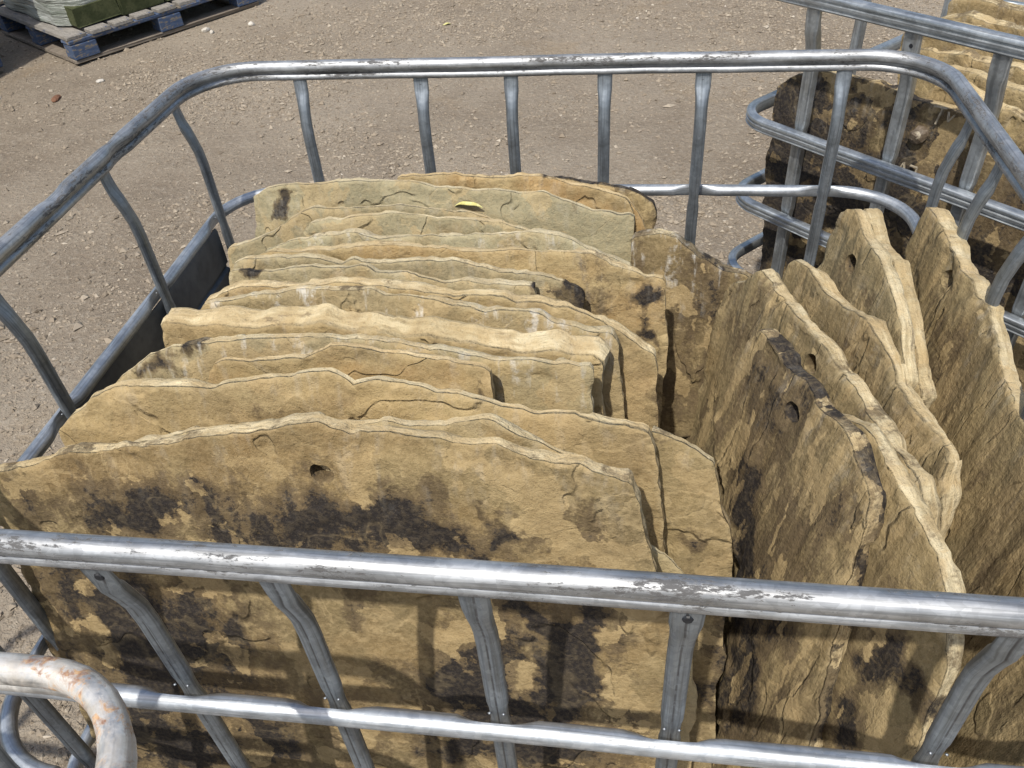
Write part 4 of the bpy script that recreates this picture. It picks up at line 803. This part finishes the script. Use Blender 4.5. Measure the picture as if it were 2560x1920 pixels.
# loose stones on the yard
def gpt(x, y, lift=0): return (x, y, float(gz(x, y)) + lift)
for lb, x, y, sz, mt, sd_ in (
    ('pale pebble with a brown chip beside it near the pallet, the larger of the two', -2.36, 4.36, (.026, .022, .017), M_PEBBLE, 1),
    ('small white pebble touching the larger pale one near the pallet', -2.31, 4.33, (.016, .014, .012), M_PEBBLE, 2),
    ('lone white pebble furthest along the yard past the pallet', -2.12, 4.47, (.020, .017, .014), M_PEBBLE, 3),
    ('flat whitish stone alone in front of the pallet corner', -2.62, 3.60, (.021, .017, .010), M_PEBBLE, 4),
    ('reddish brown bark scrap lying on the dirt left of the cage', -2.74, 3.38, (.042, .020, .011), M_BARK, 5),
    ('rounded pebble in the shade at the left edge', -3.10, 3.42, (.024, .022, .011), M_PEBBLE, 6)):
    o = lump('pebble' if mt is M_PEBBLE else 'bark_scrap', gpt(x, y, sz[2] * .5), sz, mt, sd_); tag(o, lb, 'pebble' if mt is M_PEBBLE else 'bark')

# ---------------------------------------------------------------- pallets and their loads
def pallet(label, loc, rz, L=1.2, D=1.0, seed=0):
    r = empty('wooden_pallet', loc, rz); tag(r, label, 'pallet', 'pallets in the yard'); rg = random.Random(seed)
    nbd = 9; pit = (L - .10) / (nbd - 1); h = .144
    tb = [box_mesh('deck_board', .112, D, .020, M_TOPWOOD, .003, .0015, seed + i) for i in range(3)]
    for i in range(nbd): obj('deck_board', tb[i % 3], r, (.056 + i * (L - .112) / (nbd - 1), D / 2 + rg.uniform(-.006, .006), h - .010), (0, rg.uniform(-.012, .012), rg.uniform(-.006, .006)))
    st = box_mesh('stringer_board', L, .10, .020, M_BLUE, .003, .002, seed); blk = box_mesh('block', .145, .10, .078, M_BLUE, .004, .002, seed + 2); bb = box_mesh('base_board', L, .10, .020, M_WOODBASE, .004, .004, seed + 4); be = box_mesh('base_board', .10, D - .2, .020, M_WOODBASE, .004, .003, seed + 5)
    for y in (.052, D / 2, D - .052):
        obj('stringer_board', st, r, (L / 2, y, h - .0305)); obj('base_board', bb, r, (L / 2, y + .003, .011), (rg.uniform(-.02, .02), 0, rg.uniform(-.008, .008)))
        for x in (.075, L / 2, L - .075): obj('block', blk, r, (x, y, .0620))
    for x in (.055, L - .055): obj('base_board', be, r, (x, D / 2, .011))
    return r
PA = math.radians(55.5)
pal = pallet('blue pallet with weathered boards carrying the film wrapped stack', (-2.884, 3.845, -.006), PA, seed=2)
def on_pallet(x, y, z): return Matrix.Translation((-2.884, 3.845, 0)) @ Matrix.Rotation(PA, 4, 'Z') @ Vector((x, y, z))
# green stone blocks of the bottom course
gb = [box_mesh('stone_block', .262, .30, .105, M_GREENBLOCK, .006, .006, 70 + i) for i in range(2)]
gl = ['mossy green block at the near corner of the wrapped stack', 'mossy green block second from the near corner under the film', 'mossy green block third along the pallet edge', 'mossy green block at the far end of the pallet edge']
for i in range(4):
    o = obj('stone_block', gb[i % 2], loc=on_pallet(.235 + i * .268, .225, .1985), rot=(0, 0, PA)); tag(o, gl[i], 'stone block', 'green blocks on the pallet')
def wrap_mesh():
    foot = [(.055, .235), (.10, .16), (.17, .085), (1.12, .085), (1.14, .11), (1.14, .93), (1.10, .96), (.09, .96), (.06, .93)]
    P, t = resample(foot, .02); n = len(P); cx = P.mean(0); V = []; zs = list(np.linspace(0, .72, 40)); 
    tan = np.roll(P, -1, 0) - np.roll(P, 1, 0); tan /= np.linalg.norm(tan, axis=1)[:, None]; nr = np.stack([tan[:, 1], -tan[:, 0]], 1)
    for z in zs:
        base = sstep(.17, .10, 0 * t + z) * np.where((P[:, 1] < .2) & (P[:, 0] > .17), .16, 0.0)
        lift = z + np.where((P[:, 1] < .2) & (P[:, 0] > .12), .085 * sstep(.12, .9, P[:, 0]) + .03, 0) * (1 - z / .72)
        q = P + nr * ((fbm(t * 5 + z * 9, t * 2 - z * 30, 31, 4) - .5) * .022 + (fbm(t * 2 - z * 4, z * 60 + t * 9, 33, 2) - .5) * .008)[:, None]
        V.append(np.column_stack([q, lift]))
    V = np.array(V); k = len(zs); idx = np.arange(k * n).reshape(k, n)
    F = np.stack([idx[:-1], np.roll(idx[:-1], -1, 1), np.roll(idx[1:], -1, 1), idx[1:]], -1).reshape(-1, 4).tolist()
    F.append(idx[-1].tolist()); return mesh_from('wrapped_load', V.reshape(-1, 3), [tuple(f) for f in F], M_FILM, sharp=60)
o = obj('wrapped_load', wrap_mesh(), loc=on_pallet(0, 0, .1485), rot=(0, 0, PA)); tag(o, 'load wrapped in wrinkled grey green stretch film on the blue pallet', 'wrapped load')

# a second stack stands in its own shade at the left edge, and one more beside the first cage throws the shade there
pallet('dark blue pallet half in shade at the left edge of the photo', (-3.80, 4.50, -.006), PA + .05, seed=9)
M_TARP = mat_simple('dark_tarpaulin', (.010, .016, .022), (.022, .032, .040), 9, .5, 0, .01)
def tarp_mesh(w, d, h, seed):
    P, t = resample([(.04, .04), (w - .04, .04), (w - .04, d - .04), (.04, d - .04)], .03); n = len(P); zs = np.linspace(0, h, 24); V = []
    nr = P - P.mean(0); nr /= np.linalg.norm(nr, axis=1)[:, None]
    for z in zs: V.append(np.column_stack([P + nr * ((fbm(t * 4, t * 0 + z * 5, seed, 3) - .5) * .05)[:, None], np.full(n, z)]))
    V = np.array(V); idx = np.arange(24 * n).reshape(24, n); F = np.stack([idx[:-1], np.roll(idx[:-1], -1, 1), np.roll(idx[1:], -1, 1), idx[1:]], -1).reshape(-1, 4).tolist() + [idx[-1].tolist()]
    return mesh_from('covered_load', V.reshape(-1, 3), [tuple(f) for f in F], M_TARP, sharp=60)
def put(o, loc, rz): o.location = loc; o.rotation_euler = (0, 0, rz); return o
o = put(obj('covered_load', tarp_mesh(1.2, 1.0, .9, 5)), (-3.80, 4.50, .14), PA + .05); tag(o, 'dark covered load on the shaded pallet at the left edge', 'covered load', 'covered loads at the left')
pallet('blue pallet standing just outside the left edge, throwing shade', (-3.50, 2.62, -.006), PA + .42, seed=14)
o = put(obj('covered_load', tarp_mesh(1.2, 1.0, 1.0, 8)), (-3.50, 2.62, .14), PA + .42); tag(o, 'dark covered load throwing shade from the left', 'covered load', 'covered loads at the left')
